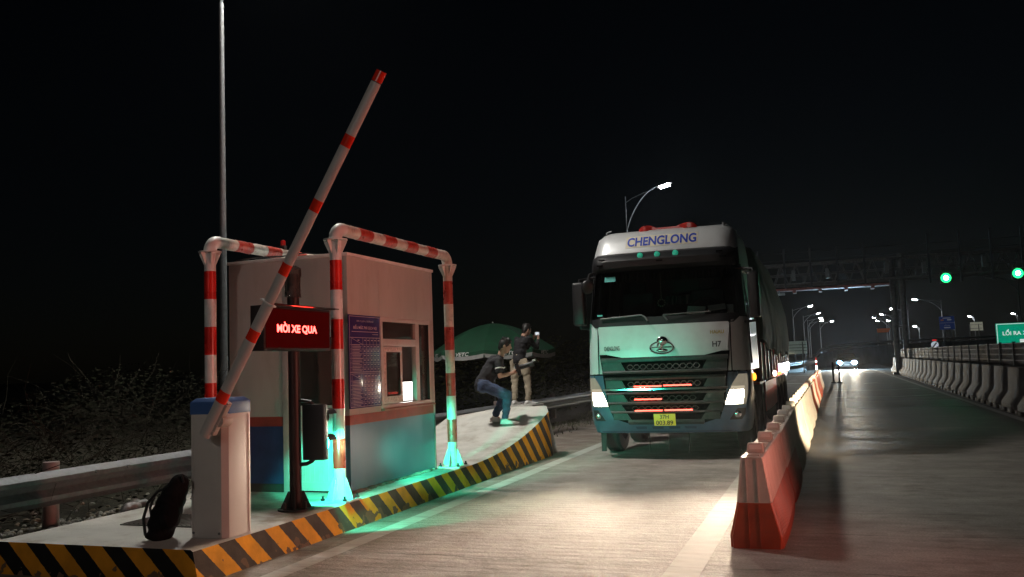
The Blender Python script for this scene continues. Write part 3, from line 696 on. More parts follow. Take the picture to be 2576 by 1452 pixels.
for x, lab in ((.05, 'dark delineator post by the end of the plastic barrier row'), (.33, 'dark delineator post just right of its twin at the row end')):
    g = thing('delineator_post', (x, 48, 0), lab, 'post', 'delineator posts at the barrier row end')
    MB().cyl((x, 48, .03), (x, 48, 1.05), .05, n=12).build('post', M_black, g); MB().lathe((x, 48, 0), [(.13, 0), (.13, .03), (.06, .05)]).build('base', M_rubber, g)

# ================================================================== CONCRETE BARRIERS AND FENCE ON THE RIGHT
def jersey():
    L = 1.96; pr = [(-.10, 1.03), (.10, 1.03), (.14, .45), (.30, .22), (.30, .0), (-.30, .0), (-.30, .22), (-.14, .45)]
    m = MB(); m.ext([(x, z) for x, z in pr if z > .1] + [(.30, .10), (-.30, .10)][::1] if False else [(-.10, 1.03), (.10, 1.03), (.14, .45), (.30, .22), (.30, .10), (-.30, .10), (-.30, .22), (-.14, .45)], 'y', 0, L)
    for a, b_ in ((0, .38), (.68, 1.28), (1.58, L)): m.box(-.30, .30, a, b_, 0, .10)
    return m.build('concrete_barrier', mat('barrier_concrete', (.06, .055, .048), .8, var=.15, scale=4, stretch=(1, 3, .6), bump=.3, dirt=(.03, .027, .022), dscale=3, damt=.7, spec=.1), bevel=.008)
J = jersey()
for k in range(29):
    o = J if k == 0 else J.copy()
    if k: COL.objects.link(o)
    y = 12 + k * 2.0; o.location = (4.05 + (y - 20) * .006, y, 0)
    tag(o, 'grey concrete barrier block under the mesh fence on the right', 'barrier', 'concrete barriers along the right lane edge')
FN = thing('mesh_fence', (4.5, 40, 0), 'long dark mesh fence with grey posts above the concrete barriers', 'fence')
M_fence = mat('fence_mesh', (.022, .018, .013), .9, 0, spec=.08, var=.3, scale=30)
M_fpost = mat('fence_post', (.07, .075, .08), .8, .1, spec=.15)
fp = MB(); fr = MB(); fx0 = lambda y: 4.32 + (y - 20) * .006
for k in range(29):
    y = 13.25 + k * 2.0; MB().box(fx0(y) - .035, fx0(y) + .035, y - .03, y + .03, .0, 1.63).build('post', M_fpost, FN)
    for q in range(24): fr.box(fx0(y) - .006, fx0(y) + .006, y + .03 + q * .08, y + .044 + q * .08, 1.0, 1.58)
    for z in (1.0, 1.15, 1.3, 1.45, 1.58): fr.box(fx0(y) - .008, fx0(y) + .008, y + .03, y + 1.97, z, z + .018)
    fp.box(fx0(y) - .003, fx0(y) + .003, y + .03, y + 1.97, .98, 1.6)
fr.build('wire_mesh', mat('wire_dark', (.05, .045, .04), .7, .3), FN, smooth=False); fp.build('screen_panel', M_fence, FN)

# ================================================================== GUARDRAILS
def wbeam(pts, side=1):
    """W profile swept along points (centre height)"""
    pr = [(0, -.155), (.03, -.14), (.075, -.10), (.08, -.06), (.03, -.02), (.02, 0), (.03, .02), (.08, .06), (.075, .10), (.03, .14), (0, .155)]
    pr = pr + [(x - .004, z) for x, z in reversed(pr)]
    m = MB(); rs = []
    for i, p in enumerate(pts):
        d = Vector(pts[min(i + 1, len(pts) - 1)]) - Vector(pts[max(i - 1, 0)]); nrm = Vector((d.y, -d.x, 0)).normalized() * side
        rs.append([Vector(p) + nrm * x + Vector((0, 0, z)) for x, z in pr])
    return m.rings(rs)
GR = thing('guardrail', (-6.65, 12, .1), 'galvanised guardrail running behind the island and past the truck', 'guardrail')
gp = [(-6.67, y, .545 - max(0, y - 10) * .004) for y in range(-2, 44, 2)]
wbeam(gp).build('rail', M_galv, GR)
for i, y in enumerate((2.2, 6.24, 10.2, 14.2, 17.7, 21.7, 25.7, 29.7, 33.7)):
    zt = .77 - max(0, y - 10) * .004
    MB().cyl((-6.76, y, .0), (-6.76, y, zt), .07, n=16).build('post', mat('rail_post', (.30, .24, .23), .6, .3, var=.15), GR)
for y in (6.6, 7.0): MB().cyl((-6.6, y, .64), (-6.575, y, .64), .018, n=6).build('bolt', M_galv, GR)
FG = thing('guardrail', (0, 110, 0), 'far guardrail curving along the raised slip road behind the car', 'guardrail')
far = [(-4.0, 75, .62), (-2.6, 80, .75), (-1.6, 90, 1.0), (-1.0, 100, 1.9), (0.0, 106, 2.2), (3.0, 122, 2.5), (8, 138, 2.9), (16, 150, 3.1), (26, 165, 3.3)]
wbeam(far).build('rail', M_galv, FG)
RW = MB(); rs = []
for x, y, z in far: rs.append([(x, y + .1, z - .45), (x, y + .1, -.3), (x + .2, y + 9, -.3), (x + .2, y + 9, z - .5)])
tag(RW.rings(rs).build('retaining_wall', mat('wall_grey', (.14, .15, .16), .9, var=.2, scale=.6)), 'low grey retaining wall of the slip road behind the car', 'wall')

# ================================================================== SCRUB, HEDGE, GRASS
def leaves(m, n, fn, size, mi_n=2):
    for _ in range(n):
        p = Vector(fn()); s = random.uniform(*size); rot = Matrix.Rotation(random.uniform(0, 6.28), 3, 'Z') @ Matrix.Rotation(random.uniform(-1.2, 1.2), 3, 'X')
        a, b_ = rot @ Vector((s, 0, 0)), rot @ Vector((0, s * .42, .1 * s))
        m.add([p - a, p + b_, p + a, p - b_], [(0, 1, 2, 3)], random.randrange(mi_n))
def twigs(m, n, fn, mi, lng=(.4, 1.1), r=.006):
    for _ in range(n):
        p = Vector(fn()); p.z = max(.1, p.z * .6); d = Vector((random.uniform(-1, 1), random.uniform(-1, 1), random.uniform(.2, 1.2))).normalized(); L = random.uniform(*lng)
        pts = [p]
        for k in range(5): d = (d + Vector((random.uniform(-.3, .3), random.uniform(-.3, .3), random.uniform(-.35, .1)))).normalized(); pts.append(pts[-1] + d * L / 5)
        m.tube(pts, [r, r, r * .9, r * .8, r * .6, r * .3], 4, True, mi)
M_leaf = [mat('leaf_dark', (.008, .010, .005), .9, var=.3, spec=.05), mat('leaf_dry', (.010, .010, .006), .9, var=.3, spec=.05), mat('twig', (.030, .027, .020), .9, var=.3, spec=.05)]
sc = MB()
def scrub_p():
    while True:
        x, y = -7.1 - abs(random.gauss(0, 1)) * 2.2, random.uniform(3.5, 16)
        h = 1.25 + .28 * sin(y * 1.1 + x) + .2 * sin(y * 2.7) - .45 * max(0, min(1, (-x - 7.6 < .2) * .6))
        z = random.uniform(.1, h) if random.random() < .7 else h - abs(random.gauss(0, .12))
        if z > .1: return (x, y, z)
leaves(sc, 22000, scrub_p, (.014, .04)); twigs(sc, 1500, scrub_p, 2, (.5, 1.5), .004)
tag(sc.build('scrub', M_leaf, smooth=False), 'dark tangle of dry scrub and vines behind the guardrail', 'scrub', kind='stuff')
hg = MB()
def hedge_p():
    y = random.uniform(22.5, 34); x = -7.3 - random.random() ** 1.4 * 6; h = 2.0 + .2 * sin(y * 2.1) + .16 * sin(x * 3.1)
    z = h * random.random() ** .7
    return (x, y, max(.1, z))
leaves(hg, 15000, hedge_p, (.03, .07)); twigs(hg, 120, hedge_p, 2, (.3, .8), .006)
tag(hg.build('hedge', [mat('hedge_leaf', (.045, .052, .022), .9, var=.3, spec=.05), mat('hedge_leaf_pale', (.07, .07, .032), .9, var=.3, spec=.05), M_leaf[2]], smooth=False), 'dark rough hedge growing beyond the guardrail beside the truck', 'hedge')
gs = MB()
for _ in range(3500):
    x, y = random.uniform(-6.65, -5.3) - random.random() * .3, random.uniform(16.6, 34); 
    if x > -5.9 - .5 * random.random() and random.random() < .7: continue
    hh = random.uniform(.04, .14); a = random.uniform(0, 6.28); dx, dy = cos(a) * .012, sin(a) * .012; lx, ly = random.uniform(-.05, .05), random.uniform(-.05, .05)
    gs.add([(x - dx, y - dy, .0), (x + dx, y + dy, .0), (x + lx, y + ly, hh)], [(0, 1, 2)])
tag(gs.build('grass', mat('grass_dark', (.06, .07, .03), .8, var=.3), smooth=False), 'short rough grass along the foot of the guardrail beyond the island', 'grass', kind='stuff')

# litter, bag
pb = MB()
for _ in range(14): pb.ell((-6.55 + random.uniform(-.05, .05), 7.05 + random.uniform(-.12, .12), .215 + random.uniform(0, .06)), random.uniform(.02, .07), random.uniform(.03, .08), random.uniform(.02, .05), 8, 6, Matrix.Rotation(random.uniform(0, 3), 3, 'X'))
o = blend_mesh(pb.build('plastic_bag', mat('bag_plastic', (.22, .23, .23), .4, var=.15, bump=.8, bscale=18)), .014, 2)
tag(o, 'crumpled pale plastic bag on the gravel beneath the guardrail', 'plastic bag')
lt = MB().obox((-6.6, 7.75, .23), .22, .14, .006, Matrix.Rotation(.5, 3, 'Z') @ Matrix.Rotation(.15, 3, 'X')).build('cardboard', mat('litter_card', (.32, .31, .28), .8))
tag(lt, 'flattened pale piece of card on the gravel near the backpack', 'litter')
BP = thing('backpack', (-4.93, 5.62, .25), 'black backpack slumped upright on the island beside the barrier cabinet', 'backpack')
k = MB(); ctr = [(-4.97, .30, .10, .07), (-4.95, .38, .13, .10), (-4.92, .46, .13, .10), (-4.88, .54, .12, .09), (-4.84, .62, .11, .07), (-4.80, .68, .07, .05)]
for x, z, rx, ry in ctr: k.ell((x, 5.63, z), rx * .82, ry + .05, .075, 14, 8)
k.ell((-4.99, 5.62, .29), .09, .13, .04); k.ell((-4.83, 5.56, .46), .06, .09, .12)
blend_mesh(k.build('bag', mat('bag_fabric', (.008, .008, .009), .9, var=.4, bump=.6, bscale=25, spec=.1), BP), .016, 10)
MB().tube([(-4.86, 5.58, .66), (-4.94, 5.56, .63), (-5.03, 5.55, .54), (-5.075, 5.55, .42), (-5.065, 5.56, .29)], .012, 6).tube([(-4.98, 5.57, .60), (-5.02, 5.56, .50), (-5.00, 5.56, .40)], .010, 6).build('strap', M_black, BP)
MB().tube([(-4.80, 5.60, .69), (-4.79, 5.60, .735), (-4.75, 5.60, .74), (-4.735, 5.60, .69)], .01, 6).build('handle', M_black, BP)

# ================================================================== STREET LAMPS
def lamp_post(base, height, arm_dx, *a_, **k_):
    k_.setdefault('hs', 1.0 if base[1] < 100 else 1.5)  # far heads enlarged to imitate the bloom of their light
    return lamp_post_(base, height, arm_dx, *a_, **k_)
def lamp_post_(base, height, arm_dx, label, group, rad=.09, lit=12, head_z=None, name='street_lamp', straight=False, off=False, arm_dy=0, hs=1.0):
    x, y, z0 = base
    g = thing(name, base, label, 'street lamp', group)
    hz = head_z or height; pz = hz - 2.3
    pt = MB().tube([(x, y, z0), (x, y, z0 + 3), (x, y, pz)], [rad, rad * .85, rad * .6], 10)
    pt.lathe((x, y, z0), [(rad * 2.2, 0), (rad * 2.2, .03), (rad * 1.3, .05)], 12)
    pt.build('pole', M_galv, g)
    n = 8; a = MB()
    a.tube([(x + arm_dx * (i / n), y + arm_dy * i / n, pz + (hz - pz) * sin(pi / 2 * (i / n) ** .8)) for i in range(n + 1)], rad * .38, 6)
    a.tube([(x, y, pz), (x, y, hz - .4)], rad * .35, 6)
    a.tube([(x, y, hz - .75)] + [(x + arm_dx * t, y + arm_dy * t, hz - .75 + .72 * t ** .7) for t in (.2, .4, .6, .8)], rad * .25, 5)
    a.build('arm', M_galv, g)
    s = 1 if arm_dx > 0 else -1; hx, hy = x + arm_dx, y + arm_dy
    rot = Matrix.Rotation(-s * radians(12), 3, 'Y')
    H = MB().obox((hx + s * .2, hy, hz + .06), .84 * hs, .40 * hs, .09, rot).build('lamp_head', M_dark, g, bevel=.02)
    MB().obox(Vector((hx + s * .2, hy, hz + .04)) + rot @ Vector((0, 0, -.06)), .52 * hs, .36 * hs, .10 * hs, rot).build('diffuser', mat('lamp_unlit', (.3, .3, .3), .3) if off else glow('lamp_glow_%d' % lit, (.93, .97, 1.0), lit), H, bevel=.006)
    return g
lamp_post((-8.55, 11, .15), 9.6, 1.1, 'tall grey lamp pole rising out of the picture behind the booth', 'street lamps along the road', rad=.062, head_z=9.55)
LG = 'street lamps along the road'
lamp_post((-10.21, 47.86, 0), 11, 2.0, 'large bright street lamp directly above the truck cab', LG, rad=.09, lit=420)
lamp('street_light', 'SPOT', (-8.0, 47.8, 10.85), 450, (.93, .97, 1), (0, 0, -1), .2, radians(150), .5)
NTH = ('nearest', 'second', 'third', 'fourth', 'farthest')
for k, (x, y) in enumerate([(-3.27, 184.9), (-2.23, 220.5), (-1.92, 248.9), (-1.88, 271)]):
    lamp_post((x - 3.4, y, 0), 11, 3.2, NTH[k] + ' lit street lamp of the receding row left of the car', LG, rad=.16, lit=420)
lamp_post((.88 - 3.4, 278.8, 0), 11, 3.2, 'lit street lamp standing alone above the car headlights', LG, rad=.15, lit=420)
for k, (x, y) in enumerate([(13.62, 216.4), (12.86, 245.3), (12.0, 267.5), (14.14, 294.4)]):
    lamp_post((x + 3.2, y, 0), 11, -3.0, NTH[k] + ' lit street lamp of the row just left of the gantry column', LG, rad=.15, lit=420)
lamp_post((17.55 + 3, 298.8, 0), 11, -2.8, 'lit street lamp close beside the gantry column, low in the row', LG, rad=.15, lit=420)
lamp_post((26.58 + .4, 364, 0), 11, -.4, 'faint distant street lamp just right of the gantry column', LG, rad=.15, lit=300)
lamp_post((19.9, 181.4, 0), 11, -4.2, 'bright street lamp on a right hand pole beyond the gantry column', LG, rad=.15, lit=900)
lamp_post((24.2, 134, 0), 11, -3.2, 'unlit street lamp on the pole behind the green sign', LG, rad=.12, off=True)
for k, (u, y, h, lab) in enumerate([(23.6, 270, 8.2, 'small distant lamp beside the round sign'), (30.2, 250, 8.8, 'small distant lamp left of the pale board'), (37.5, 270, 10.2, 'small distant lamp above the pale board'), (48, 270, 10.4, 'small distant lamp above the green sign')]):
    lamp_post((u, y, 0), h, -.8, lab, LG, rad=.12, lit=300, head_z=h)

# ================================================================== PARASOL
U = thing('parasol', (-7.68, 20, .1), 'green parasol with white lettering on its valance behind the photographers', 'parasol')
MB().cyl((-7.68, 20, .1), (-7.68, 20, 2.53), .022).build('pole', M_galv, U)
MB().cyl((-7.68, 20, 2.5), (-7.68, 20, 2.56), .025, .012).build('finial', M_white, U)
MB().box(-7.98, -7.38, 19.7, 20.3, .1, .18).lathe((-7.68, 20, .18), [(.1, 0), (.1, .2), (.03, .22)]).build('base', M_rubber, U)
M_can = mat('canopy_green', (.004, .050, .022), .8, var=.12); M_val = mat('valance_white', (.30, .30, .29), .7, var=.1)
n8 = 8; cv = MB(); val = MB(); vw = MB(); rib = []
for k in range(n8):
    a0, a1 = (k + .28) * 2 * pi / n8, (k + 1.28) * 2 * pi / n8; vs = []; M = 10
    for i in range(M + 1):
        t = i / M; z = 2.52 - .66 * t ** 1.75; r = 1.5 * t
        p0, p1 = Vector((r * cos(a0), r * sin(a0), 0)), Vector((r * cos(a1), r * sin(a1), 0))
        for j in range(7):
            s = j / 6; p = p0.lerp(p1, s) ; sag = .05 * t * sin(pi * s)
            vs.append((-7.68 + p.x, 20 + p.y, z - sag))
    fs = [(i * 7 + j, i * 7 + j + 1, (i + 1) * 7 + j + 1, (i + 1) * 7 + j) for i in range(M) for j in range(6)]
    cv.add(vs, fs); cv.add([(x, y, z - .012) for x, y, z in vs], fs)
    e = vs[-7:]
    q = [Vector(p) for p in e]
    c0 = q[0].lerp(q[-1], .5)
    top = q; mid = [p - Vector((0, 0, .085)) for p in q]; bot = [p.lerp(Vector((c0.x, c0.y, p.z)), .05) - Vector((0, 0, .175)) for p in q]
    val.add(top + mid, [(i, i + 1, i + 8, i + 7) for i in range(6)], 0)
    vw.add(mid + bot, [(i, i + 1, i + 8, i + 7) for i in range(6)], 0)
cv.build('canopy', M_can, U, ang=25); val.build('valance', M_can, U); vw.build('valance_hem', M_val, U)
for k in range(n8):
    am = (k + .78) * 2 * pi / n8; out = Vector((cos(am), sin(am), 0)); c = Vector((-7.68, 20, 1.775)) + out * (1.5 * cos(pi / 8) + .006)
    if out.y < .3: text('lettering', 'VETC', c, Vector((0, 0, 1)).cross(out), (0, 0, 1), .36, .085, M_white, U, bold=.02, shear=.25, ext=.006)

# ================================================================== PEOPLE
M_skin = mat('skin', (.42, .24, .17), .55, var=.08)
M_hair = mat('hair', (.012, .010, .010), .5, var=.3)
M_shirt = mat('shirt_black', (.014, .014, .017), .8, var=.3, bump=.3, bscale=20)
M_jeans = mat('jeans_blue', (.035, .055, .11), .85, var=.3, scale=9, bump=.4, bscale=16)
M_khaki = mat('trousers_khaki', (.36, .30, .22), .85, var=.12, scale=9, bump=.4, bscale=14)
M_shoe = mat('shoe_white', (.62, .60, .58), .6, var=.08)
def figure(name, origin, fdir, label, joints, shirt_m, trouser_m, sleeve, hair_fn):
    """joints in local (forward, left, up) metres; body, clothes and hair each fused into one surface"""
    g = thing(name, origin, label, 'person')
    F = Vector((fdir[0], fdir[1], 0)).normalized(); L = Vector((-F.y, F.x, 0)); O = Vector(origin)
    W_ = lambda p: O + F * p[0] + L * p[1] + Vector((0, 0, p[2]))
    J = {k: W_(v) for k, v in joints.items()}
    bm = MB(); hd = J['head']; fx = (J['face'] - hd).normalized(); sd = Vector((0, 0, 1)).cross(fx).normalized(); upv = fx.cross(sd)
    rot = Matrix((fx, sd, upv)).transposed()
    H = lambda a, b_, c: hd + rot @ Vector((a, b_, c))
    bm.ell(hd, .092, .074, .115, 16, 10, rot).ell(H(.03, 0, -.05), .062, .058, .075, 14, 8, rot)
    bm.ell(H(.098, 0, -.015), .018, .014, .024, 8, 6, rot).ell(H(.082, 0, -.062), .018, .028, .010, 8, 6, rot).ell(H(.075, 0, .03), .02, .05, .012, 8, 6, rot)
    for s in (-1, 1): bm.ell(H(-.005, s * .076, -.01), .022, .01, .032, 8, 6, rot).ell(H(.082, s * .03, .012), .010, .014, .008, 8, 6, rot)
    bm.cap(J['neck'], H(-.02, 0, -.06), .056, .052)
    bm.cap(J['chest'], J['waist'], .11, .095); bm.cap(J['waist'], J['pelvis'], .095, .115)
    for s in ('n', 'f'):
        bm.cap(J['chest'], J['sh_' + s], .10, .05); bm.cap(J['sh_' + s], J['el_' + s], .047, .037); bm.cap(J['el_' + s], J['wr_' + s], .039, .026)
        bm.cap(J['pelvis'], J['hip_' + s], .10, .075); bm.cap(J['hip_' + s], J['kn_' + s], .075, .05); bm.cap(J['kn_' + s], J['an_' + s], .05, .034); bm.cap(J['an_' + s], J['an_' + s].lerp(J['toe_' + s], .45), .030, .018)
        # hand: palm, four fingers of different lengths curled round what it holds, thumb from the side
        w0, h0 = J['wr_' + s], J['hand_' + s]; d = (h0 - w0).normalized(); gv = (J['grip_' + s] - h0).normalized(); gv = (gv - d * gv.dot(d)).normalized(); ac = d.cross(gv)
        bm.cap(w0, w0 + d * .045, .024, .030)
        for q, ln in ((-1.5, .028), (-.5, .036), (.5, .039), (1.5, .033)):
            k0 = w0 + d * .075 + ac * q * .018; k1 = k0 + d * ln * .8 + gv * .008; k2 = k1 + (d * .35 + gv * .9).normalized() * ln * .75; k3 = k2 + (gv * .8 - d * .5).normalized() * ln * .5
            bm.cap(w0 + d * .04 + ac * q * .013, k0, .014, .0095); bm.cap(k0, k1, .0095, .0088); bm.cap(k1, k2, .0088, .008); bm.cap(k2, k3, .008, .0068)
        t0 = w0 + d * .03 - ac * .022; t1 = t0 + (d * .5 - ac * .6 + gv * .5).normalized() * .035; t2 = t1 + (d * .7 + gv * .7).normalized() * .03
        bm.cap(t0, t1, .013, .010); bm.cap(t1, t2, .010, .008)
    blend_mesh(bm.build('body', M_skin, g), .0062, 3)
    t = MB(); t.cap(J['chest'], J['waist'], .150, .135); t.cap(J['waist'], J['pelvis'], .135, .145); t.cap(J['neck'] - (J['neck'] - J['chest']) * .25, J['chest'], .066, .14)
    for s in ('n', 'f'):
        e = J['sh_' + s].lerp(J['el_' + s], sleeve if sleeve <= 1 else 1)
        t.cap(J['chest'], J['sh_' + s], .12, .075); t.cap(J['sh_' + s], e, .074, .066 if sleeve < 1 else .055)
        if sleeve > 1: t.cap(J['el_' + s], J['el_' + s].lerp(J['wr_' + s], .85), .055, .042)
    SHT = wrinkle(blend_mesh(t.build('shirt', shirt_m, g), .012, 4), .016, 9)
    if sleeve < 1:
        for s in ('n', 'f'):
            a = J['sh_' + s].lerp(J['el_' + s], sleeve - .16); b_ = J['sh_' + s].lerp(J['el_' + s], sleeve - .08)
            MB().cyl(a, b_, .072, .071, 18).build('sleeve_band', M_shoe, SHT)
    t = MB(); t.cap(J['pelvis'], J['waist'].lerp(J['pelvis'], .45), .135, .13)
    for s in ('n', 'f'):
        t.cap(J['pelvis'], J['hip_' + s], .13, .105); t.cap(J['hip_' + s], J['kn_' + s], .105, .078)
        ankle = J['kn_' + s].lerp(J['an_' + s], .92); t.cap(J['kn_' + s], ankle, .076, .056)
        for q in range(5):
            u = .25 + q * .15; p = J['kn_' + s].lerp(J['an_' + s], u); t.ell(p + Vector((random.uniform(-.012, .012), random.uniform(-.012, .012), 0)), .074 - .016 * u, .074 - .016 * u, .022, 10, 6)
    wrinkle(blend_mesh(t.build('trousers', trouser_m, g), .012, 3), .017, 10)
    for s in ('n', 'f'):
        m = MB(); a, b_ = J['an_' + s], J['toe_' + s]; d = (b_ - a); d.z = 0; d.normalize(); zf = J['foot_z_' + s].z if 'foot_z_' + s in J else min(a.z, b_.z)
        gz = a.z - .085
        m.ell((a.x, a.y, gz + .055), .052, .052, .05); 
        for q, (w_, h_) in enumerate(((.048, .06), (.045, .058), (.045, .048), (.047, .040), (.046, .034), (.036, .028))):
            c = Vector((a.x, a.y, 0)) + d * (-.03 + q * .042); m.ell((c.x, c.y, gz + h_ * .62), .05, .05, h_ * .7)
        sh = blend_mesh(m.build('shoe', M_shoe, g), .009, 2)
        sm = MB(); rot2 = Matrix((d, Vector((-d.y, d.x, 0)), Vector((0, 0, 1)))).transposed()
        pl = [(-.075, -.035), (-.085, 0), (-.075, .035), (.05, .048), (.14, .045), (.19, .025), (.20, 0), (.19, -.025), (.14, -.045), (.05, -.048)]
        lo = [Vector((a.x, a.y, gz)) + rot2 @ Vector((u, v, 0)) for u, v in pl]; sm.rings([lo, [p + Vector((0, 0, .026)) for p in lo]]); sm.build('sole', M_shoe, sh, bevel=.006)
    hm = MB(); hair_fn(hm, H, rot)
    blend_mesh(hm.build('hair', M_hair, g), .009, 2)
    return g, J, W_
def short_hair(hm, H, rot):
    hm.ell(H(-.012, 0, .022), .098, .084, .108, 16, 10, rot).ell(H(.045, 0, .085), .05, .06, .035, 12, 8, rot).ell(H(-.07, 0, -.03), .036, .066, .07, 12, 8, rot)
    for q in range(24): hm.ell(H(random.uniform(-.08, .06), random.uniform(-.06, .06), .10 + random.uniform(-.02, .02)), .02, .016, .028, 8, 5, rot)
FD = (.94, .34)
P1 = dict(head=(.085, -.02, 1.245), face=(.26, -.03, 1.20), neck=(.015, 0, 1.10), chest=(-.09, 0, .95), waist=(-.22, 0, .76), pelvis=(-.29, 0, .63),
          sh_n=(-.02, -.19, 1.0), el_n=(-.01, -.25, .765), wr_n=(.17, -.16, .80), hand_n=(.24, -.12, .83), grip_n=(.25, -.05, .88),
          sh_f=(-.02, .19, 1.0), el_f=(.03, .23, .77), wr_f=(.20, .08, .80), hand_f=(.28, .03, .83), grip_f=(.27, -.02, .90),
          hip_n=(-.28, -.10, .62), kn_n=(.10, -.11, .46), an_n=(.045, -.10, .09), toe_n=(.20, -.115, .045),
          hip_f=(-.28, .10, .62), kn_f=(.05, .13, .44), an_f=(-.125, .14, .115), toe_f=(.03, .15, .07))
g1, J1, W1 = figure('person', (-4.99, 13.28, .566), FD, 'crouching person in black short sleeved shirt and blue jeans aiming a camera', P1, M_shirt, M_jeans, .62, short_hair)
CM = thing('photo_camera', tuple(W1((.27, -.06, .88))), 'black camera with long lens held low by the crouching person', 'camera')
rF = Matrix((Vector((.94, .34, 0)).normalized(), Vector((-.34, .94, 0)).normalized(), Vector((0, 0, 1)))).transposed() @ Matrix.Rotation(radians(-14), 3, 'Y')
c0 = W1((.27, -.06, .88)); cx = lambda a, b_, c: c0 + rF @ Vector((a, b_, c))
MB().obox(cx(0, 0, 0), .075, .14, .10, rF).obox(cx(.0, 0, .062), .06, .06, .03, rF).obox(cx(.01, -.05, -.08), .06, .05, .08, rF).build('camera_body', M_black, CM, bevel=.008)
LS = MB().cyl(cx(.03, 0, 0), cx(.10, 0, 0), .040, .040, 18).cyl(cx(.10, 0, 0), cx(.24, 0, 0), .036, .043, 18).cyl(cx(.24, 0, 0), cx(.27, 0, 0), .047, .047, 18).build('lens', M_black, CM)
MB().obox(cx(.285, 0, .045), .05, .05, .03, rF).build('lens_tag', M_white, LS, bevel=.004)
MB().obox(cx(-.040, -.01, .01), .006, .09, .06, rF).build('screen', glow('camera_screen', (.8, .9, .85), .35), CM)
P2 = dict(head=(.155, .04, 1.635), face=(.32, .14, 1.60), neck=(.085, .02, 1.50), chest=(.02, 0, 1.30), waist=(-.03, 0, 1.08), pelvis=(-.04, 0, .97),
          sh_n=(.19, -.09, 1.43), el_n=(.36, .05, 1.23), wr_n=(.41, .17, 1.42), hand_n=(.42, .20, 1.50), grip_n=(.36, .24, 1.56),
          sh_f=(-.06, .16, 1.42), el_f=(.16, .34, 1.25), wr_f=(.31, .33, 1.44), hand_f=(.35, .31, 1.51), grip_f=(.38, .25, 1.56),
          hip_n=(.07, -.06, .90), kn_n=(.14, -.02, .50), an_n=(.13, -.06, .085), toe_n=(.28, 0, .045),
          hip_f=(-.13, .06, .90), kn_f=(-.14, .10, .50), an_f=(-.17, .06, .085), toe_f=(-.06, .17, .045))
P2 = {k_: tuple(q_ * .945 for q_ in v_) for k_, v_ in P2.items()}
g2, J2, W2 = figure('person', (-6.09, 17.42, .677), FD, 'standing person in dark jumper and khaki trousers holding up a small camera', P2, mat('jumper_black', (.016, .015, .018), .85, var=.3, bump=.3, bscale=20), M_khaki, 2, short_hair)
CP = thing('compact_camera', tuple(W2((.38, .225, 1.455))), 'small pale camera held up by the standing person', 'camera')
c1_ = W2((.365, .19, 1.46))
MB().obox(c1_, .11, .03, .07, Matrix.Rotation(radians(50), 3, 'Z')).cyl(c1_ + Vector((-.02, .03, 0)), c1_ + Vector((-.035, .055, 0)), .025).build('camera_body', mat('camera_silver', (.6, .6, .62), .35, .3), CP, bevel=.006)
MB().obox(c1_ + Vector((.012, -.016, 0)), .085, .004, .055, Matrix.Rotation(radians(50), 3, 'Z')).build('screen', glow('compact_screen', (.85, .92, 1), .7), CP)

# ================================================================== TRUCK
TX, TY = -2.385, 13.3
T = thing('truck', (TX, TY, 0), 'silver and blue heavy truck with lit headlights and tarpaulin load in the lane', 'truck')
M_sil = mat('truck_silver', (.60, .61, .62), .36, .25, var=.03, coat=.3, dirt=(.40, .38, .35), dscale=1.2, damt=.25)
M_tb = mat('truck_blue', (.055, .105, .17), .32, .3, var=.08, coat=.3, dirt=(.12, .11, .10), dscale=2, damt=.6)
M_grl = mat('grille_grey', (.022, .023, .023), .5, .1, var=.15, dirt=(.12, .11, .1), dscale=4, damt=.4)
M_void = mat('grille_void', (.004, .004, .004), .9, spec=.05)
def interp(pts, z):
    if z <= pts[0][0]: return pts[0][1]
    for (a, u), (b_, v) in zip(pts, pts[1:]):
        if z <= b_: return u + (v - u) * (z - a) / (b_ - a)
    return pts[-1][1]
HWT = lambda z: interp([(.38, 1.17), (.55, 1.21), (.8, 1.225), (1.3, 1.23), (2.1, 1.215), (2.92, 1.16), (3.17, 1.14), (3.46, 1.10), (3.56, 1.02)], z)
FO = lambda z: interp([(.38, .10), (.55, .02), (.9, 0), (1.3, .0), (1.6, .01), (2.05, .05), (2.90, .22), (3.17, .27), (3.26, .31), (3.47, .45), (3.56, .60)], z)
def Sf(x, z):
    t = min(1, abs(x) / HWT(z)); y = FO(z) + .07 * t * t
    if t > .76: y += .30 * (1 - sqrt(max(0, 1 - ((t - .76) / .24) ** 2)))
    return y
def section(z, back=2.25, n=34):
    wv = HWT(z); pts = []
    for k in range(n + 1):
        a = -1 + 2 * k / n; x = wv * (sin(a * pi / 2) * .6 + a * .4); pts.append((TX + x, TY + Sf(x, z), z))
    return pts + [(TX + wv, TY + .7 + FO(z) * .4, z), (TX + wv, TY + back, z), (TX - wv, TY + back, z), (TX - wv, TY + .7 + FO(z) * .4, z)]
def shell(zs, m, name, back=2.25): return MB().rings([section(z, back) for z in zs]).build(name, m, T, ang=50)
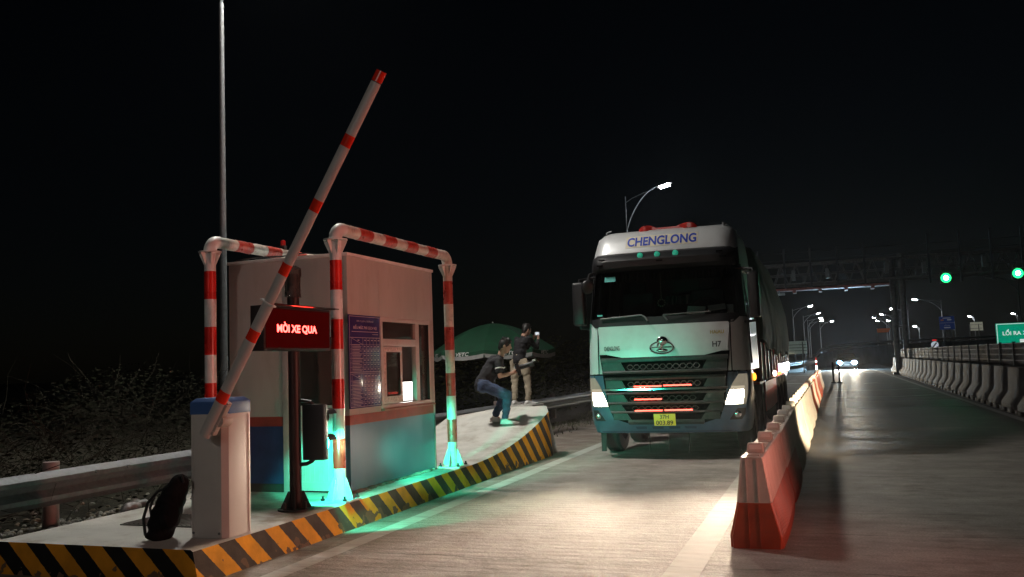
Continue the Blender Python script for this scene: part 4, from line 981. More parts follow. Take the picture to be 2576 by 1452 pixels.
def patch(rows, off, name, m, parent=T, cols=14, thick=.02, ang=40, build=True, mbb=None, mi=0):
    """panel that follows the cab front; rows are (z, x left, x right) or (z, xl, xr, extra)"""
    rows = sorted(rows); fine = []
    for a, b_ in zip(rows, rows[1:]):
        n = max(1, int((b_[0] - a[0]) / .06))
        for i in range(n): fine.append([a[q] + (b_[q] - a[q]) * i / n for q in range(len(a))])
    fine.append(list(rows[-1])); f = []; bk = []
    for r in fine:
        for j in range(cols + 1):
            x = r[1] + (r[2] - r[1]) * j / cols; y = Sf(x, r[0]) - off - (r[3] if len(r) > 3 else 0)
            f.append((TX + x, TY + y, r[0])); bk.append((TX + x, TY + y + thick, r[0]))
    nc = cols + 1; nr = len(fine); N = nr * nc; fs = []
    for i in range(nr - 1):
        for j in range(cols):
            fs.append((i * nc + j, i * nc + j + 1, (i + 1) * nc + j + 1, (i + 1) * nc + j)); fs.append((N + i * nc + j, N + (i + 1) * nc + j, N + (i + 1) * nc + j + 1, N + i * nc + j + 1))
        fs.append((i * nc, (i + 1) * nc, N + (i + 1) * nc, N + i * nc)); fs.append((i * nc + cols, N + i * nc + cols, N + (i + 1) * nc + cols, (i + 1) * nc + cols))
    for j in range(cols):
        fs.append((j, N + j, N + j + 1, j + 1)); q = (nr - 1) * nc; fs.append((q + j, q + j + 1, N + q + j + 1, N + q + j))
    mbb = mbb or MB(); mbb.add(f + bk, fs, mi)
    return mbb.build(name, m, parent, ang=ang) if build else mbb
# shells: bumper, lower cab, roof; pillars and walls between
shell([.40, .46, .55, .7, .9, 1.1, 1.285], M_tb, 'bumper', .95)
shell([1.30, 1.45, 1.6, 1.8, 2.02, 2.10], M_sil, 'cab')
shell([2.92, 3.0, 3.17, 3.26, 3.36, 3.47, 3.52, 3.56], M_sil, 'roof')
MB().box(TX - 1.10, TX + 1.10, TY + .1, TY + 2.2, .95, 1.30).build('chassis', M_dark, T)
sw = MB()
for s in (-1, 1):
    sw.add([(TX + s * 1.19, TY + 1.5, 2.1), (TX + s * 1.19, TY + 2.25, 2.1), (TX + s * 1.12, TY + 2.25, 2.9), (TX + s * 1.12, TY + 1.5, 2.9), (TX + s * 1.15, TY + 1.5, 2.1), (TX + s * 1.15, TY + 2.25, 2.1), (TX + s * 1.08, TY + 2.25, 2.9), (TX + s * 1.08, TY + 1.5, 2.9)], [(0, 1, 2, 3), (7, 6, 5, 4), (0, 3, 7, 4), (1, 5, 6, 2)])
sw.box(TX - 1.12, TX + 1.12, TY + 2.2, TY + 2.24, 2.1, 2.9)
sw.build('cab_wall', M_sil, T)
for s in (-1, 1):
    rs = []
    for z in (2.09, 2.3, 2.5, 2.7, 2.93):
        wv = HWT(z); xo, xi = s * wv, s * (wv - .10)
        rs.append([(TX + xo, TY + Sf(xo, z), z), (TX + xi, TY + Sf(xi, z) - .005, z), (TX + xi, TY + Sf(xi, z) + .07, z), (TX + xo, TY + Sf(xo, z) + .12, z)])
    MB().rings(rs).build('pillar', M_black, T)
M_wg = glass('windscreen_glass', (.68, .72, .70), .003)
patch([(2.12, -1.13, 1.13), (2.5, -1.12, 1.12), (2.92, -1.09, 1.09)], .0, 'windscreen', M_wg, thick=.012, cols=20)
for s in (-1, 1): MB().add([(TX + s * 1.185, TY + .42, 2.12), (TX + s * 1.185, TY + 1.5, 2.12), (TX + s * 1.115, TY + 1.5, 2.88), (TX + s * 1.115, TY + .62, 2.88), (TX + s * 1.175, TY + .42, 2.12), (TX + s * 1.175, TY + 1.5, 2.12), (TX + s * 1.105, TY + 1.5, 2.88), (TX + s * 1.105, TY + .62, 2.88)], [(0, 1, 2, 3), (7, 6, 5, 4), (0, 3, 7, 4), (1, 5, 6, 2), (0, 4, 5, 1), (3, 2, 6, 7)]).build('side_window', M_wg, T)
# inside the cab
M_in = mat('cab_trim', (.018, .018, .02), .7, var=.3)
MB().box(TX - 1.12, TX + 1.12, TY + 2.17, TY + 2.195, 2.0, 2.9).box(TX - 1.10, TX + 1.10, TY + .35, TY + 2.17, 2.885, 2.905).build('lining', M_in, T)
db = MB().box(TX - 1.08, TX + 1.08, TY + .22, TY + .75, 1.9, 2.11)
DB = db.build('dashboard', M_in, T, bevel=.03)
mm = MB()
for k in range(26):
    x = TX - .75 + k * .055; mm.box(x, x + .018, TY + .16, TY + .6, 2.112, 2.116)
for k in range(7): mm.box(TX - .76, TX + .68, TY + .18 + k * .06, TY + .192 + k * .06, 2.113, 2.118)
mm.build('dash_mat', mat('dash_mat', (.09, .10, .10), .6), DB)
st = MB(); pts = [(TX + .58 + .22 * cos(a), TY + .62 + .07 * sin(a), 2.24 + .20 * sin(a)) for a in [i * pi / 12 for i in range(25)]]
st.tube(pts, .016, 8).cyl((TX + .58, TY + .7, 2.1), (TX + .58, TY + .62, 2.24), .03).build('steering_wheel', M_in, T)
se = MB()
for x in (-.6, .55): se.box(TX + x - .26, TX + x + .26, TY + 1.3, TY + 1.5, 2.0, 2.62).box(TX + x - .13, TX + x + .13, TY + 1.32, TY + 1.44, 2.63, 2.82)
se.build('seat', mat('seat_cloth', (.02, .022, .03), .9, var=.3), T, bevel=.05)
cu = MB(); rs = []
for z in (2.42, 2.56): rs.append([(TX - .2 + k * .02, TY + 1.65 + .02 * sin(k * 1.6), z) for k in range(40)])
cu.rings(rs, False, False).build('curtain', mat('curtain_teal', (.010, .07, .055), .8, var=.2), T)
fr = MB()
for k in range(40):
    x = TX - .98 + k * .05; ln = random.uniform(.06, .15) + .06 * abs(sin(k * .4)); fr.tube([(x, TY + .45, 2.86), (x + random.uniform(-.01, .01), TY + .44, 2.86 - ln)], .010, 5)
fr.build('fringe', mat('fringe_gold', (.05, .035, .02), .8, var=.4), T)
ch = MB(); ch.tube([(TX - .05, TY + .42, 2.86), (TX - .05, TY + .42, 2.45)], .006, 5)
for k in range(10):
    a = k * pi / 5; ch.ell((TX - .05 + .055 * cos(a), TY + .42, 2.38 + .055 * sin(a)), .013, .013, .013, 6, 4)
tag(ch.build('charm', mat('charm_beads', (.35, .3, .24), .4)), 'ring of beads hanging behind the truck windscreen', 'charm')
pp = MB().obox((TX + .50, TY + .26, 2.225), .27, .02, .14, Matrix.Rotation(-.6, 3, 'X') @ Matrix.Rotation(.1, 3, 'Y')).build('paper', mat('paper_blue_white', (.75, .82, .86), .8, var=.08))
tag(pp, 'pale crumpled cloth on the truck dashboard, left of the card', 'paper')
pp = MB().obox((TX + .80, TY + .34, 2.26), .26, .02, .12, Matrix.Rotation(-.9, 3, 'X') @ Matrix.Rotation(-.15, 3, 'Y')).build('paper', mat('paper_blue_white', (.75, .82, .86), .8))
tag(pp, 'pale sheet lying towards the right end of the truck dashboard', 'paper')
pp = MB().obox((TX + .98, TY + .52, 2.24), .10, .06, .13).build('box', mat('paper_blue_white', (.75, .82, .86), .8), bevel=.006); tag(pp, 'small pale box at the right corner of the truck dashboard', 'box')
patch([(2.74, -.90, -.72), (2.82, -.89, -.72)], .004, 'sticker', mat('sticker_teal', (.08, .42, .38), .5), cols=3, thick=.003)
patch([(2.20, -1.02, -.93), (2.225, -1.02, -.93)], .004, 'sticker', mat('sticker_teal', (.08, .42, .38), .5), cols=3, thick=.003)
# sun visor, cowl, bonnet
patch([(2.885, -1.14, 1.14, -.02), (2.95, -1.155, 1.155, .10), (3.05, -1.15, 1.15, .13), (3.14, -1.14, 1.14, .08), (3.185, -1.135, 1.135, 0)], .0, 'sun_visor', M_black, cols=24, thick=.03)
for x in (-.30, -.035, .245): MB().lathe((TX + x, TY + Sf(x, 3.115) - .115, 3.115), [(.045, .03), (.045, -.004), (.03, -.010)], 18, 'y').build('roof_lamp', mat('roof_lamp_glass', (.05, .55, .38), .25, emit=(.05, .8, .5), estr=.10), T)
for x, z in ((-.95, 3.0), (0.0, 3.015), (.95, 3.02), (-.92, 3.09), (.9, 3.10)): MB().obox((TX + x, TY + Sf(x, z) - .125, z), .10, .02, .022).build('visor_slot', M_void, T, bevel=.008)
patch([(2.02, -1.06, 1.06), (2.10, -1.14, 1.14), (2.155, -1.12, 1.12)], .022, 'cowl', M_black, cols=20, thick=.05)
patch([(1.545, -.62, .62), (1.62, -.96, .96), (2.0, -1.0, 1.0), (2.03, -.98, .98)], .030, 'bonnet', M_sil, cols=20, thick=.03)
gp_ = MB()
patch([(1.305, -1.19, -.985), (2.05, -1.18, -1.02)], .008, 'corner_panel', M_sil, cols=5, thick=.02)
patch([(1.305, .985, 1.19), (2.05, 1.02, 1.18)], .008, 'corner_panel', M_sil, cols=5, thick=.02)
ms = MB()
for x in (-1.005, 1.005): patch([(1.30, x - .008, x + .008), (2.05, x - .008, x + .008)], .010, '', None, cols=1, thick=.01, build=False, mbb=ms)
patch([(1.283, -1.205, 1.205), (1.305, -1.205, 1.205)], .005, '', None, cols=24, thick=.012, build=False, mbb=ms)
ms.build('panel_gap', M_void, T)
# wipers
MB().tube([(TX - .95, TY + Sf(-.95, 2.16) - .05, 2.155), (TX - .30, TY + Sf(-.3, 2.2) - .06, 2.185), (TX - .24, TY + .0, 2.15), (TX - .20, TY - .02, 2.09)], .014, 6).build('wiper', mat('wiper_grey', (.10, .10, .10), .5), T)
MB().tube([(TX + .04, TY - .0, 2.17), (TX + .74, TY + .06, 2.19)], .012, 6).tube([(TX + .04, TY - .0, 2.17), (TX + .1, TY - .02, 2.09)], .014, 6).build('wiper', mat('wiper_grey', (.10, .10, .10), .5), T)
# roof sign panel with letters
M_spn = mat('sign_beige', (.60, .55, .43), .6, var=.05)
patch([(3.265, -.56, .57), (3.455, -.56, .57)], .006, 'name_panel', M_spn, cols=12, thick=.008)
t0, t1 = Vector((0, Sf(0, 3.27), 3.27)), Vector((0, Sf(0, 3.45), 3.45))
RL = text('lettering', 'CHENGLONG', (TX + .005, TY + Sf(.0, 3.36) - .022, 3.36), (1, 0, 0), (t1 - t0), 1.08, .185, mat('letter_blue', (.012, .045, .36), .5), T, bold=.03)
for v in RL.data.vertices: v.co.y = Sf(v.co.x, v.co.z) - .011      # letters lie on the curved panel
# roof light bar
bc = MB(); rs = []
for k in range(21):
    t = k / 20; x = TX - .39 + .92 * t; hh = .04 + .055 * (max(0, 1 - abs(t - .14) / .16) ** .5 + max(0, 1 - abs(t - .84) / .18) ** .5) * .9; d = .05 + .03 * (abs(t - .5) > .3)
    if k in (0, 20): hh *= .5; d *= .6
    rs.append([(x, TY + .66 - d, 3.55), (x, TY + .66 - d, 3.56 + hh * .8), (x, TY + .66 - d * .4, 3.56 + hh), (x, TY + .66 + d * .4, 3.56 + hh), (x, TY + .66 + d, 3.56 + hh * .8), (x, TY + .66 + d, 3.55)])
bc.rings(rs).build('roof_beacon', mat('beacon_red', (.42, .03, .025), .25, var=.1), T, ang=50)
MB().tube([(TX - .95, TY + .7, 3.50), (TX - .93, TY + .7, 3.59), (TX - .86, TY + .7, 3.61)], .012, 6).build('aerial', M_galv, T)
MB().cyl((TX + .93, TY + .75, 3.52), (TX + .93, TY + .75, 3.61), .025).build('aerial', M_galv, T)
rs = []
for z, f in ((3.50, .62), (3.60, .95), (3.66, 1.3)): rs.append([(TX - .95, TY + f, z), (TX + .95, TY + f, z), (TX + 1.0, TY + 2.2, z), (TX - 1.0, TY + 2.2, z)])
MB().rings(rs).build('wind_deflector', M_sil, T, bevel=.03)
# grille
patch([(.53, -.52, .52), (.62, -.80, .80), (.80, -.87, .87), (1.1, -.92, .92), (1.30, -.945, .945), (1.60, -.985, .985)], .012, 'grille', M_void, cols=20, thick=.03)
gb_ = MB()
for z0, z1, xw, o in ((1.475, 1.545, .955, .05), (1.30, 1.345, .93, .07), (1.20, 1.25, .90, .045), (.985, 1.02, .885, .06), (.83, .875, .865, .06), (.70, .735, .83, .05), (.53, .60, .56, .05)):
    patch([(z0, -xw, xw, 0), ((z0 + z1) / 2, -xw - .01, xw + .01, .012), (z1, -xw - .005, xw + .005, 0)], o - .012, '', None, cols=18, thick=.06, build=False, mbb=gb_)
for s in (-1, 1):
    for z0, z1, xa, xb in ((1.345, 1.475, .58, .94), (1.08, 1.20, .58, .90), (.875, .985, .56, .87), (.735, .83, .60, .85), (.60, .70, .52, .80)):
        a, b_ = (xa, xb) if s > 0 else (-xb, -xa)
        e = .07; patch([(z0, a + (e if s < 0 else 0) * 0, b_, 0), (z1, a + (e if s > 0 else 0), b_ - (e if s < 0 else 0), 0)], .03, '', None, cols=5, thick=.04, build=False, mbb=gb_)
gb_.build('grille_bar', M_grl, T)
for z0, z1, xw in ((1.36, 1.43, .55), (1.10, 1.17, .55), (.89, .955, .53), (.745, .80, .5)):
    hx_ = MB(); n = int(xw * 2 / .10); zc_ = (z0 + z1) / 2
    for k in range(n):
        xa = -xw + k * .10
        for (ax_, az), (bx_, bz) in (((0, zc_), (.03, z1)), ((.03, z1), (.07, z1)), ((.07, z1), (.10, zc_)), ((0, zc_), (.03, z0)), ((.03, z0), (.07, z0)), ((.07, z0), (.10, zc_))):
            hx_.tube([(TX + xa + ax_, TY + Sf(xa + ax_, az) - .03, az), (TX + xa + bx_, TY + Sf(xa + bx_, bz) - .03, bz)], .007, 4)
    hx_.build('grille_mesh', mat('grille_mesh_grey', (.055, .055, .052), .4, .3), T)
patch([(1.045, -.93, .93), (1.075, -.935, .935)], .062, 'chrome_strip', M_chrome, cols=20, thick=.06)
lg = glow('led_strip_red', (1, .09, .06), 5)
for x0, x1, z in ((-.445, -.03, 1.105), (.005, .415, 1.112), (-.445, -.03, .912), (-.445, -.03, .742), (.005, .415, .745)):
    patch([(z - .009, x0, x1), (z + .009, x0, x1)], .085, 'led_strip', lg, cols=6, thick=.012)
# plate
NP = patch([(.515, -.165, .155), (.69, -.165, .155)], .085, 'number_plate', mat('plate_yellow', (.62, .50, .04), .4, emit=(1, .5, .02), estr=.16, var=.04), cols=4, thick=.012)  # slight emission holds the yellow against the green light
M_pt = mat('plate_black', (.01, .01, .01), .5)
py = TY + Sf(0, .6) - .10
text('lettering', '37H', (TX - .005, py, .648), (1, 0, 0), (0, 0, 1), .135, .062, M_pt, NP, bold=.015)
text('lettering', '003.89', (TX - .005, py, .56), (1, 0, 0), (0, 0, 1), .255, .066, M_pt, NP, bold=.015)
# lettering and emblem on the bonnet
M_bad = mat('badge_dark', (.05, .05, .05), .3, .6)
text('lettering', 'CHENGLONG', (TX - .775, TY + Sf(-.775, 1.69) - .046, 1.69), (1, -.10, 0), (0, 0, 1), .25, .07, M_bad, T, bold=.02)
text('lettering', 'H7', (TX + .81, TY + Sf(.81, 1.70) - .045, 1.70), (1, .10, 0), (0, 0, 1), .13, .085, M_bad, T, bold=.02)
text('lettering', 'HAIAU', (TX + .82, TY + Sf(.82, 1.88) - .042, 1.88), (1, .10, 0), (0, 0, 1), .20, .055, mat('badge_gold', (.45, .35, .10), .4, .4), T, bold=.03)
em = MB(); ez = 1.675; ey = TY + Sf(0, ez) - .05
em.tube([(TX + .175 * cos(a), ey, ez + .09 * sin(a)) for a in [i * pi / 16 for i in range(33)]], .014, 8, False)
em.ell((TX + .01, ey, ez + .105), .088, .035, .07, 16, 9).ell((TX - .025, ey + .005, ez + .04), .05, .028, .06, 12, 8, Matrix.Rotation(.5, 3, 'Y'))
em.obox((TX, ey, ez + .008), .30, .02, .02).ell((TX, ey + .01, ez - .04), .09, .02, .03, 14, 8)
em.build('emblem', M_chrome, T)
# lamps
M_hlg = mat('lamp_housing', (.16, .155, .14), .15, .4, var=.2, emit=(1, .86, .62), estr=.16)  # housing emits, painting the lamp's light onto it
M_hl2 = glow('headlamp_reflector', (1, .86, .62), .38)  # weaker glow round the lens, imitating its soft glare
hlm = glow('headlamp_glow', (1, .90, .72), 26)
for s in (-1, 1):
    def sx(a, b_): return (a, b_) if s > 0 else (-b_, -a)
    HLm = patch([(.80,) + sx(.87, 1.16), (.95,) + sx(.92, 1.195), (1.12,) + sx(1.0, 1.205), (1.25,) + sx(1.09, 1.20)], .012, 'headlight', M_hlg, cols=6, thick=.02)
    patch([(.815,) + sx(.885, 1.12), (.93,) + sx(.925, 1.145), (1.02,) + sx(.965, 1.145)], .018, 'headlight_lens', hlm, HLm, cols=6, thick=.006)
    patch([(.805,) + sx(.88, 1.135), (.95,) + sx(.925, 1.16), (1.075,) + sx(.985, 1.16)], .015, 'reflector', M_hl2, HLm, cols=6, thick=.006)
    FL = patch([(.585,) + sx(.93, 1.10), (.66,) + sx(.98, 1.15), (.75,) + sx(1.05, 1.16)], .006, 'fog_lamp_panel', M_black, cols=5, thick=.02)
    MB().lathe((TX + s * 1.05, TY + Sf(1.05, .665) - .005, .665), [(.05, .02), (.05, -.012), (.035, -.02)], 16, 'y').build('fog_lamp', M_chrome, FL)
    lamp('headlight_beam', 'SPOT', (TX + s * .95, TY - .03, .92), 200 if s > 0 else 220, (1, .80, .58), (.05 if s > 0 else .10, -1, -.07), .06, radians(44 if s > 0 else 40), 1.0, parent=T)
    HB = lamp('headlight_beam', 'SPOT', (TX + s * .95, TY - .03, .92), 2700 if s > 0 else 2100, (1, .80, .60), (.0 if s > 0 else .07, -1, -.088), .08, radians(24), 1.0, parent=T)
    HB.scale = (2.3 if s > 0 else 1.9, 1, 1)
    MB().box(TX + s * 1.12 - .04, TX + s * 1.12 + .04, TY + .62, TY + .64, .07, .45).build('mud_flap', M_rubber, T)
ms = MB(); patch([(.405, -1.0, 1.0), (.43, -1.05, 1.05)], .004, '', None, cols=20, thick=.02, build=False, mbb=ms)
for x in (-.38, -.13, .12, .36): patch([(.46, x - .08, x + .08), (.50, x - .09, x + .09)], .006, '', None, cols=3, thick=.012, build=False, mbb=ms)
ms.build('bumper_trim', mat('trim_dark_blue', (.02, .04, .08), .4), T)
for x in (-.30, .0, .30): MB().tube([(TX + x, TY + .2, .42), (TX + x + .01, TY + .2, .28), (TX + x - .01 + random.uniform(-.02, .02), TY + .2, .10)], .006, 5).build('grounding_strap', M_rubber, T)
# mirrors
for s, x0, x1 in ((-1, -1.41, -1.215), (1, 1.285, 1.45)):
    mz = MB().box(TX + x0, TX + x1, TY + .12, TY + .30, 2.07, 2.76)
    MR = mz.build('mirror', M_black, T, bevel=.045, seg=3)
    MB().tube([(TX + (x0 + x1) / 2, TY + .2, 2.70), (TX + (x0 + x1) / 2, TY + .22, 2.80), (TX + s * 1.10, TY + .40, 2.84)], .022, 8).tube([(TX + (x0 + x1) / 2, TY + .2, 2.12), (TX + (x0 + x1) / 2, TY + .22, 2.03), (TX + s * 1.15, TY + .40, 2.02)], .022, 8).build('mirror_arm', M_black, MR)
fmz = MB(); rr_ = Matrix.Rotation(.35, 3, 'Z') @ Matrix.Rotation(.25, 3, 'X')
fmz.ell((TX - 1.13, TY + .06, 2.67), .105, .05, .115, 18, 10, rr_).tube([(TX - 1.12, TY + .06, 2.75), (TX - 1.10, TY + .07, 2.86), (TX - 1.06, TY + .2, 2.89)], .02, 8)
fmz.build('front_mirror', M_black, T)
# steps, side trim, marker
MB().box(TX - 1.17, TX + 1.17, TY + .96, TY + 2.3, .42, .5).box(TX - 1.17, TX + 1.17, TY + .9, TY + 1.0, .45, 1.28).build('step', M_black, T)
for s in (-1, 1): MB().ell((TX + s * 1.24, TY + 1.0, 1.18), .03, .06, .06).build('side_marker', glow('marker_orange', (1, .34, .03), 3), T)
MB().tube([(TX + 1.23, TY + .5, 2.15), (TX + 1.25, TY + .5, 1.4)], .018, 8).build('grab_rail', M_chrome, T)
# wheels
def wheel(x, y, r=.50, wd=.28):
    wh = MB().lathe((x - wd / 2, y, r), [(r * .62, 0), (r * .93, .01), (r, .045), (r, wd - .045), (r * .93, wd - .01), (r * .62, wd)], 36, 'x', cap=False)
    for k in (-.06, -.0, .06): pass
    W_ = wh.build('tyre', M_rubber, T)
    MB().lathe((x - wd / 2, y, r), [(.02, .06), (r * .25, .03), (r * .5, .09), (r * .63, .02), (r * .63, wd - .02), (r * .5, wd - .09), (r * .25, wd - .03), (.02, wd - .06)], 28, 'x').build('rim', mat('rim_steel', (.2, .19, .18), .5, .6), W_)
for yy in (1.35, 3.2): wheel(TX - 1.07, TY + yy); wheel(TX + 1.07, TY + yy)
for yy in (8.6, 9.95, 11.3, 12.65):
    for s in (-1, 1): wheel(TX + s * .70, TY + yy); wheel(TX + s * 1.02, TY + yy)
ax_b = MB().box(TX - .45, TX - .35, TY + .9, TY + 13.8, .75, 1.0).box(TX + .35, TX + .45, TY + .9, TY + 13.8, .75, 1.0)
for yy in (1.35, 3.2, 8.6, 9.95, 11.3, 12.65): ax_b.cyl((TX - 1.0, TY + yy, .5), (TX + 1.0, TY + yy, .5), .07)
ax_b.box(TX - 1.0, TX + 1.0, TY + 4.2, TY + 7.6, .55, 1.0).box(TX - .6, TX + .6, TY + .7, TY + 2.6, .55, .9)
ax_b.build('frame', M_dark, T)
# load bed and tarpaulin
M_bed = mat('bed_red', (.28, .03, .025), .5, .1, var=.2, dirt=(.1, .08, .07), damt=.6)
bd = MB().box(TX - 1.19, TX + 1.19, TY + 3.0, TY + 13.9, 1.05, 1.22)
for k in range(12): bd.box(TX + 1.19, TX + 1.215, TY + 3.1 + k * .96, TY + 3.2 + k * .96, 1.05, 1.75).box(TX - 1.215, TX - 1.19, TY + 3.1 + k * .96, TY + 3.2 + k * .96, 1.05, 1.75)
bd.box(TX - 1.19, TX + 1.19, TY + 3.0, TY + 3.08, 1.2, 2.2).box(TX + 1.15, TX + 1.19, TY + 3.0, TY + 13.9, 1.22, 1.75).box(TX - 1.19, TX - 1.15, TY + 3.0, TY + 13.9, 1.22, 1.75)
bd.build('load_bed', M_bed, T)
for y0, y1 in ((2.55, 3.95), (8.0, 13.3)):
    for s in (-1, 1): MB().box(TX + s * 1.03 - .17, TX + s * 1.03 + .17, TY + y0, TY + y1, 1.01, 1.045).build('mudguard', M_bed, T)
for s in (-1, 1): MB().box(TX + s * 1.16 - .02, TX + s * 1.16 + .02, TY + 4.2, TY + 7.7, .45, 1.0).build('side_guard', M_bed, T)
bl = MB(); bl.box(TX + 1.195, TX + 1.22, TY + 8.2, TY + 13.8, 1.06, 1.30).build('side_skirt', mat('skirt_blue', (.05, .08, .45), .25, .3, emit=(.1, .15, 1), estr=.10), T)  # emission imitates blue lamplight falling on the skirt
for yy in (6.4, 9.9): MB().ell((TX + 1.235, TY + yy, 1.12), .04, .07, .06).build('marker_lamp', glow('marker_white', (1, .93, .85), 6), T)
for yy in (7.8, 8.6, 10.2): MB().ell((TX + 1.235, TY + yy, 1.08), .025, .04, .035).build('marker_lamp', glow('marker_red', (1, .15, .04), 5), T)
tp = MB(); rs = []
for k in range(46):
    t = k / 45; y = TY + 2.95 + 11.0 * t; e = .04 * sin(k * .9) + .02 * sin(k * 2.3); zt = 3.35 + .75 * min(1, max(0, (t - .12) / .3)) ; zb = 1.78 - .22 * t + .06 * sin(k * .55) - .12 * sin(pi * t)
    ends = .97 if k in (0, 45) else 1
    half = [(1.235 + .02 * sin(k * 1.7), zb), (1.25 + .015 * sin(k * 1.3), zb + .35), (1.20 + e * .3, 2.6), (1.08 + e * .3, 3.1), (.80, zt - .12), (.45, zt), (0, zt + .04 + e * .4)]
    rs.append([(TX + x * ends, y, z) for x, z in half] + [(TX - x * ends, y, z) for x, z in reversed(half[:-1])])
tp.rings(rs, True).build('tarpaulin', mat('tarp_olive', (.125, .105, .07), .75, var=.2, scale=3, stretch=(1, 3, .4), bump=.5, bscale=9), T, ang=60)

# ================================================================== GANTRY
GA = thing('gantry', (4.25, 62, 0), 'dark steel lattice gantry spanning the road on a double column', 'gantry')
M_gs = mat('gantry_steel', (.15, .145, .14), .6, .3, var=.2); M_gr = mat('gantry_red', (.30, .09, .075), .6, .2, var=.2)
MB().cyl((4.05, 62, 0), (4.05, 62, 7.6), .18, n=14).cyl((4.6, 62, 0), (4.6, 62, 7.75), .18, n=14).box(4.0, 4.7, 61.9, 62.1, 3.0, 3.1).box(3.7, 4.95, 61.7, 62.3, 0, .12).build('column', M_gs, GA)
MB().cyl((-9.0, 62, 0), (-9.0, 62, 7.6), .18, n=14).cyl((-9.55, 62, 0), (-9.55, 62, 7.75), .18, n=14).build('column', M_gs, GA)
tr = MB()
for y in (61.4, 62.6):
    for z, r in ((6.15, .09), (7.5, .07), (6.8, .035)): tr.cyl((-9.5, y, z), (19, y, z), r, n=8)
    for k in range(30):
        x = -9 + k * .95; tr.cyl((x, y, 6.15), (x + .475, y, 7.5), .03, n=5).cyl((x + .475, y, 7.5), (x + .95, y, 6.15), .03, n=5)
tr.build('truss', M_gs, GA)
for x in (-7.6, -5.9, -4.25, -2.55, -.9, .75, 2.4, 6.2, 8.0, 9.75, 11.45, 13.2, 15): MB().box(x - .06, x + .06, 61.2, 61.32, 5.7, 8.55 if x < 5 else 8.9).build('handrail_post', M_fpost, GA)
hr = MB()
for z in (7.75, 8.25): hr.cyl((-9, 61.26, z), (19, 61.26, z), .018, n=5)
hr.build('handrail', M_fpost, GA)
wk = MB().box(-9, 3.8, 60.9, 61.9, 5.72, 5.86); 
for k in range(8): wk.box(-8.5 + k * 1.6, -8.3 + k * 1.6, 60.9, 61.9, 5.55, 5.72)
wk.build('walkway', M_gr, GA)
for k, (x, z) in enumerate([(-6.9, 6.6), (-2.0, 6.7), (.1, 6.7), (3.7, 6.8), (5.9, 6.7), (9.3, 6.8)]): MB().box(x - .12, x + .12, 61.0, 61.3, z - .3, z + .35).build('cabinet', mat('cabinet_pale', (.14, .145, .145), .5), GA, bevel=.02)
for x, z, lab in ((7.09, 5.95, 'glowing green signal under the gantry, nearer to its column'), (11.08, 5.97, 'glowing green signal under the gantry at the right edge of the picture')):
    s_ = thing('lane_signal', (x, 61.2, z), lab, 'signal', 'green signals hanging from the gantry')
    MB().box(x - .32, x + .32, 61.1, 61.35, z - .32, z + .32).box(x - .03, x + .03, 61.2, 61.3, z + .32, 6.1 + .1).box(x - .36, x + .36, 60.9, 61.1, z + .32, z + .345).build('housing', M_black, s_)
    GLn = MB().lathe((x, 61.1, z), [(.30, 0), (.30, -.02), (.22, -.05), (.02, -.055)], 24, 'y').build('green_lens', glow('green_signal', (.02, 1, .22), 2.2), s_)  # dim outer ring imitates the green halo round the core
    MB().lathe((x, 61.1, z), [(.13, -.05), (.13, -.062), (.02, -.075)], 24, 'y').build('led_cluster', glow('green_core', (.20, 1, .50), 120), GLn)
    lamp('signal_light', 'SPOT', (x, 61.0, z), 25, (.03, 1, .4), (-.1, -1, -.12), .2, radians(80), .8, parent=s_)
cl = thing('gantry_camera', (-3.05, 60.6, 5.4), 'small bright camera light under the left part of the gantry', 'camera')
MB().box(-3.3, -2.6, 60.5, 60.8, 5.42, 5.55).box(-2.98, -2.92, 60.6, 60.7, 5.55, 5.75).build('housing', mat('cabinet_pale', (.14, .145, .145), .5), cl)
MB().ell((-3.12, 60.45, 5.36), .09, .05, .07).build('lens', glow('camera_glow', (.8, .95, 1), 12), cl)

# ================================================================== SIGNS: boards, banner and markers emit a little in place of received light
sg_ = thing('exit_sign', (13.6, 75, 0), 'green board with white lettering above the fence at the right edge', 'sign')
for x in (12.6, 15.4): MB().cyl((x, 75.1, 0), (x, 75.1, 3.2), .07).build('post', M_galv, sg_)
MB().box(11.82, 16.2, 75.0, 75.05, 1.60, 3.28).build('panel', mat('sign_green', (.01, .36, .22), .4, emit=(.0, .55, .33), estr=.32, var=.06), sg_)  # panel emission stands in for light the sign throws back
bd = MB()
for x0, x1, z0, z1 in ((11.87, 16.15, 3.2, 3.24), (11.87, 11.91, 1.64, 3.2), (16.11, 16.15, 1.64, 3.2), (11.87, 16.15, 1.62, 1.66)): bd.box(x0, x1, 74.99, 75.0, z0, z1)
M_sw = mat('sign_white', (.7, .7, .68), .4, emit=(.8, .9, .85), estr=.55)  # white emits too, in place of reflected light
bd.build('border', M_sw, sg_)
text('lettering', 'LỐI RA XE', (13.16, 74.99, 2.60), (1, 0, 0), (0, 0, 1), 1.82, .46, M_sw, sg_, bold=.02)
MB().box(13.35, 15.4, 74.985, 75.0, 1.78, 2.05).build('patch', M_sw, sg_)
s2 = thing('road_sign', (17.0, 150, 0), 'dark blue overhead road sign on posts beyond the fence', 'sign')
for x in (16.7, 17.6): MB().cyl((x, 150.1, 0), (x, 150.1, 4.5), .08).build('post', M_galv, s2)
MB().box(16.0, 18.1, 150, 150.06, 4.5, 6.5).build('panel', mat('sign_blue', (.01, .05, .25), .4, emit=(.01, .05, .30), estr=.07), s2)  # faint emission in place of light falling on the board
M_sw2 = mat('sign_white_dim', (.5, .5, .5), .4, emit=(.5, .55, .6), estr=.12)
text('lettering', 'LỐI RA', (17.05, 149.99, 5.15), (1, 0, 0), (0, 0, 1), .8, .25, M_sw2, s2)
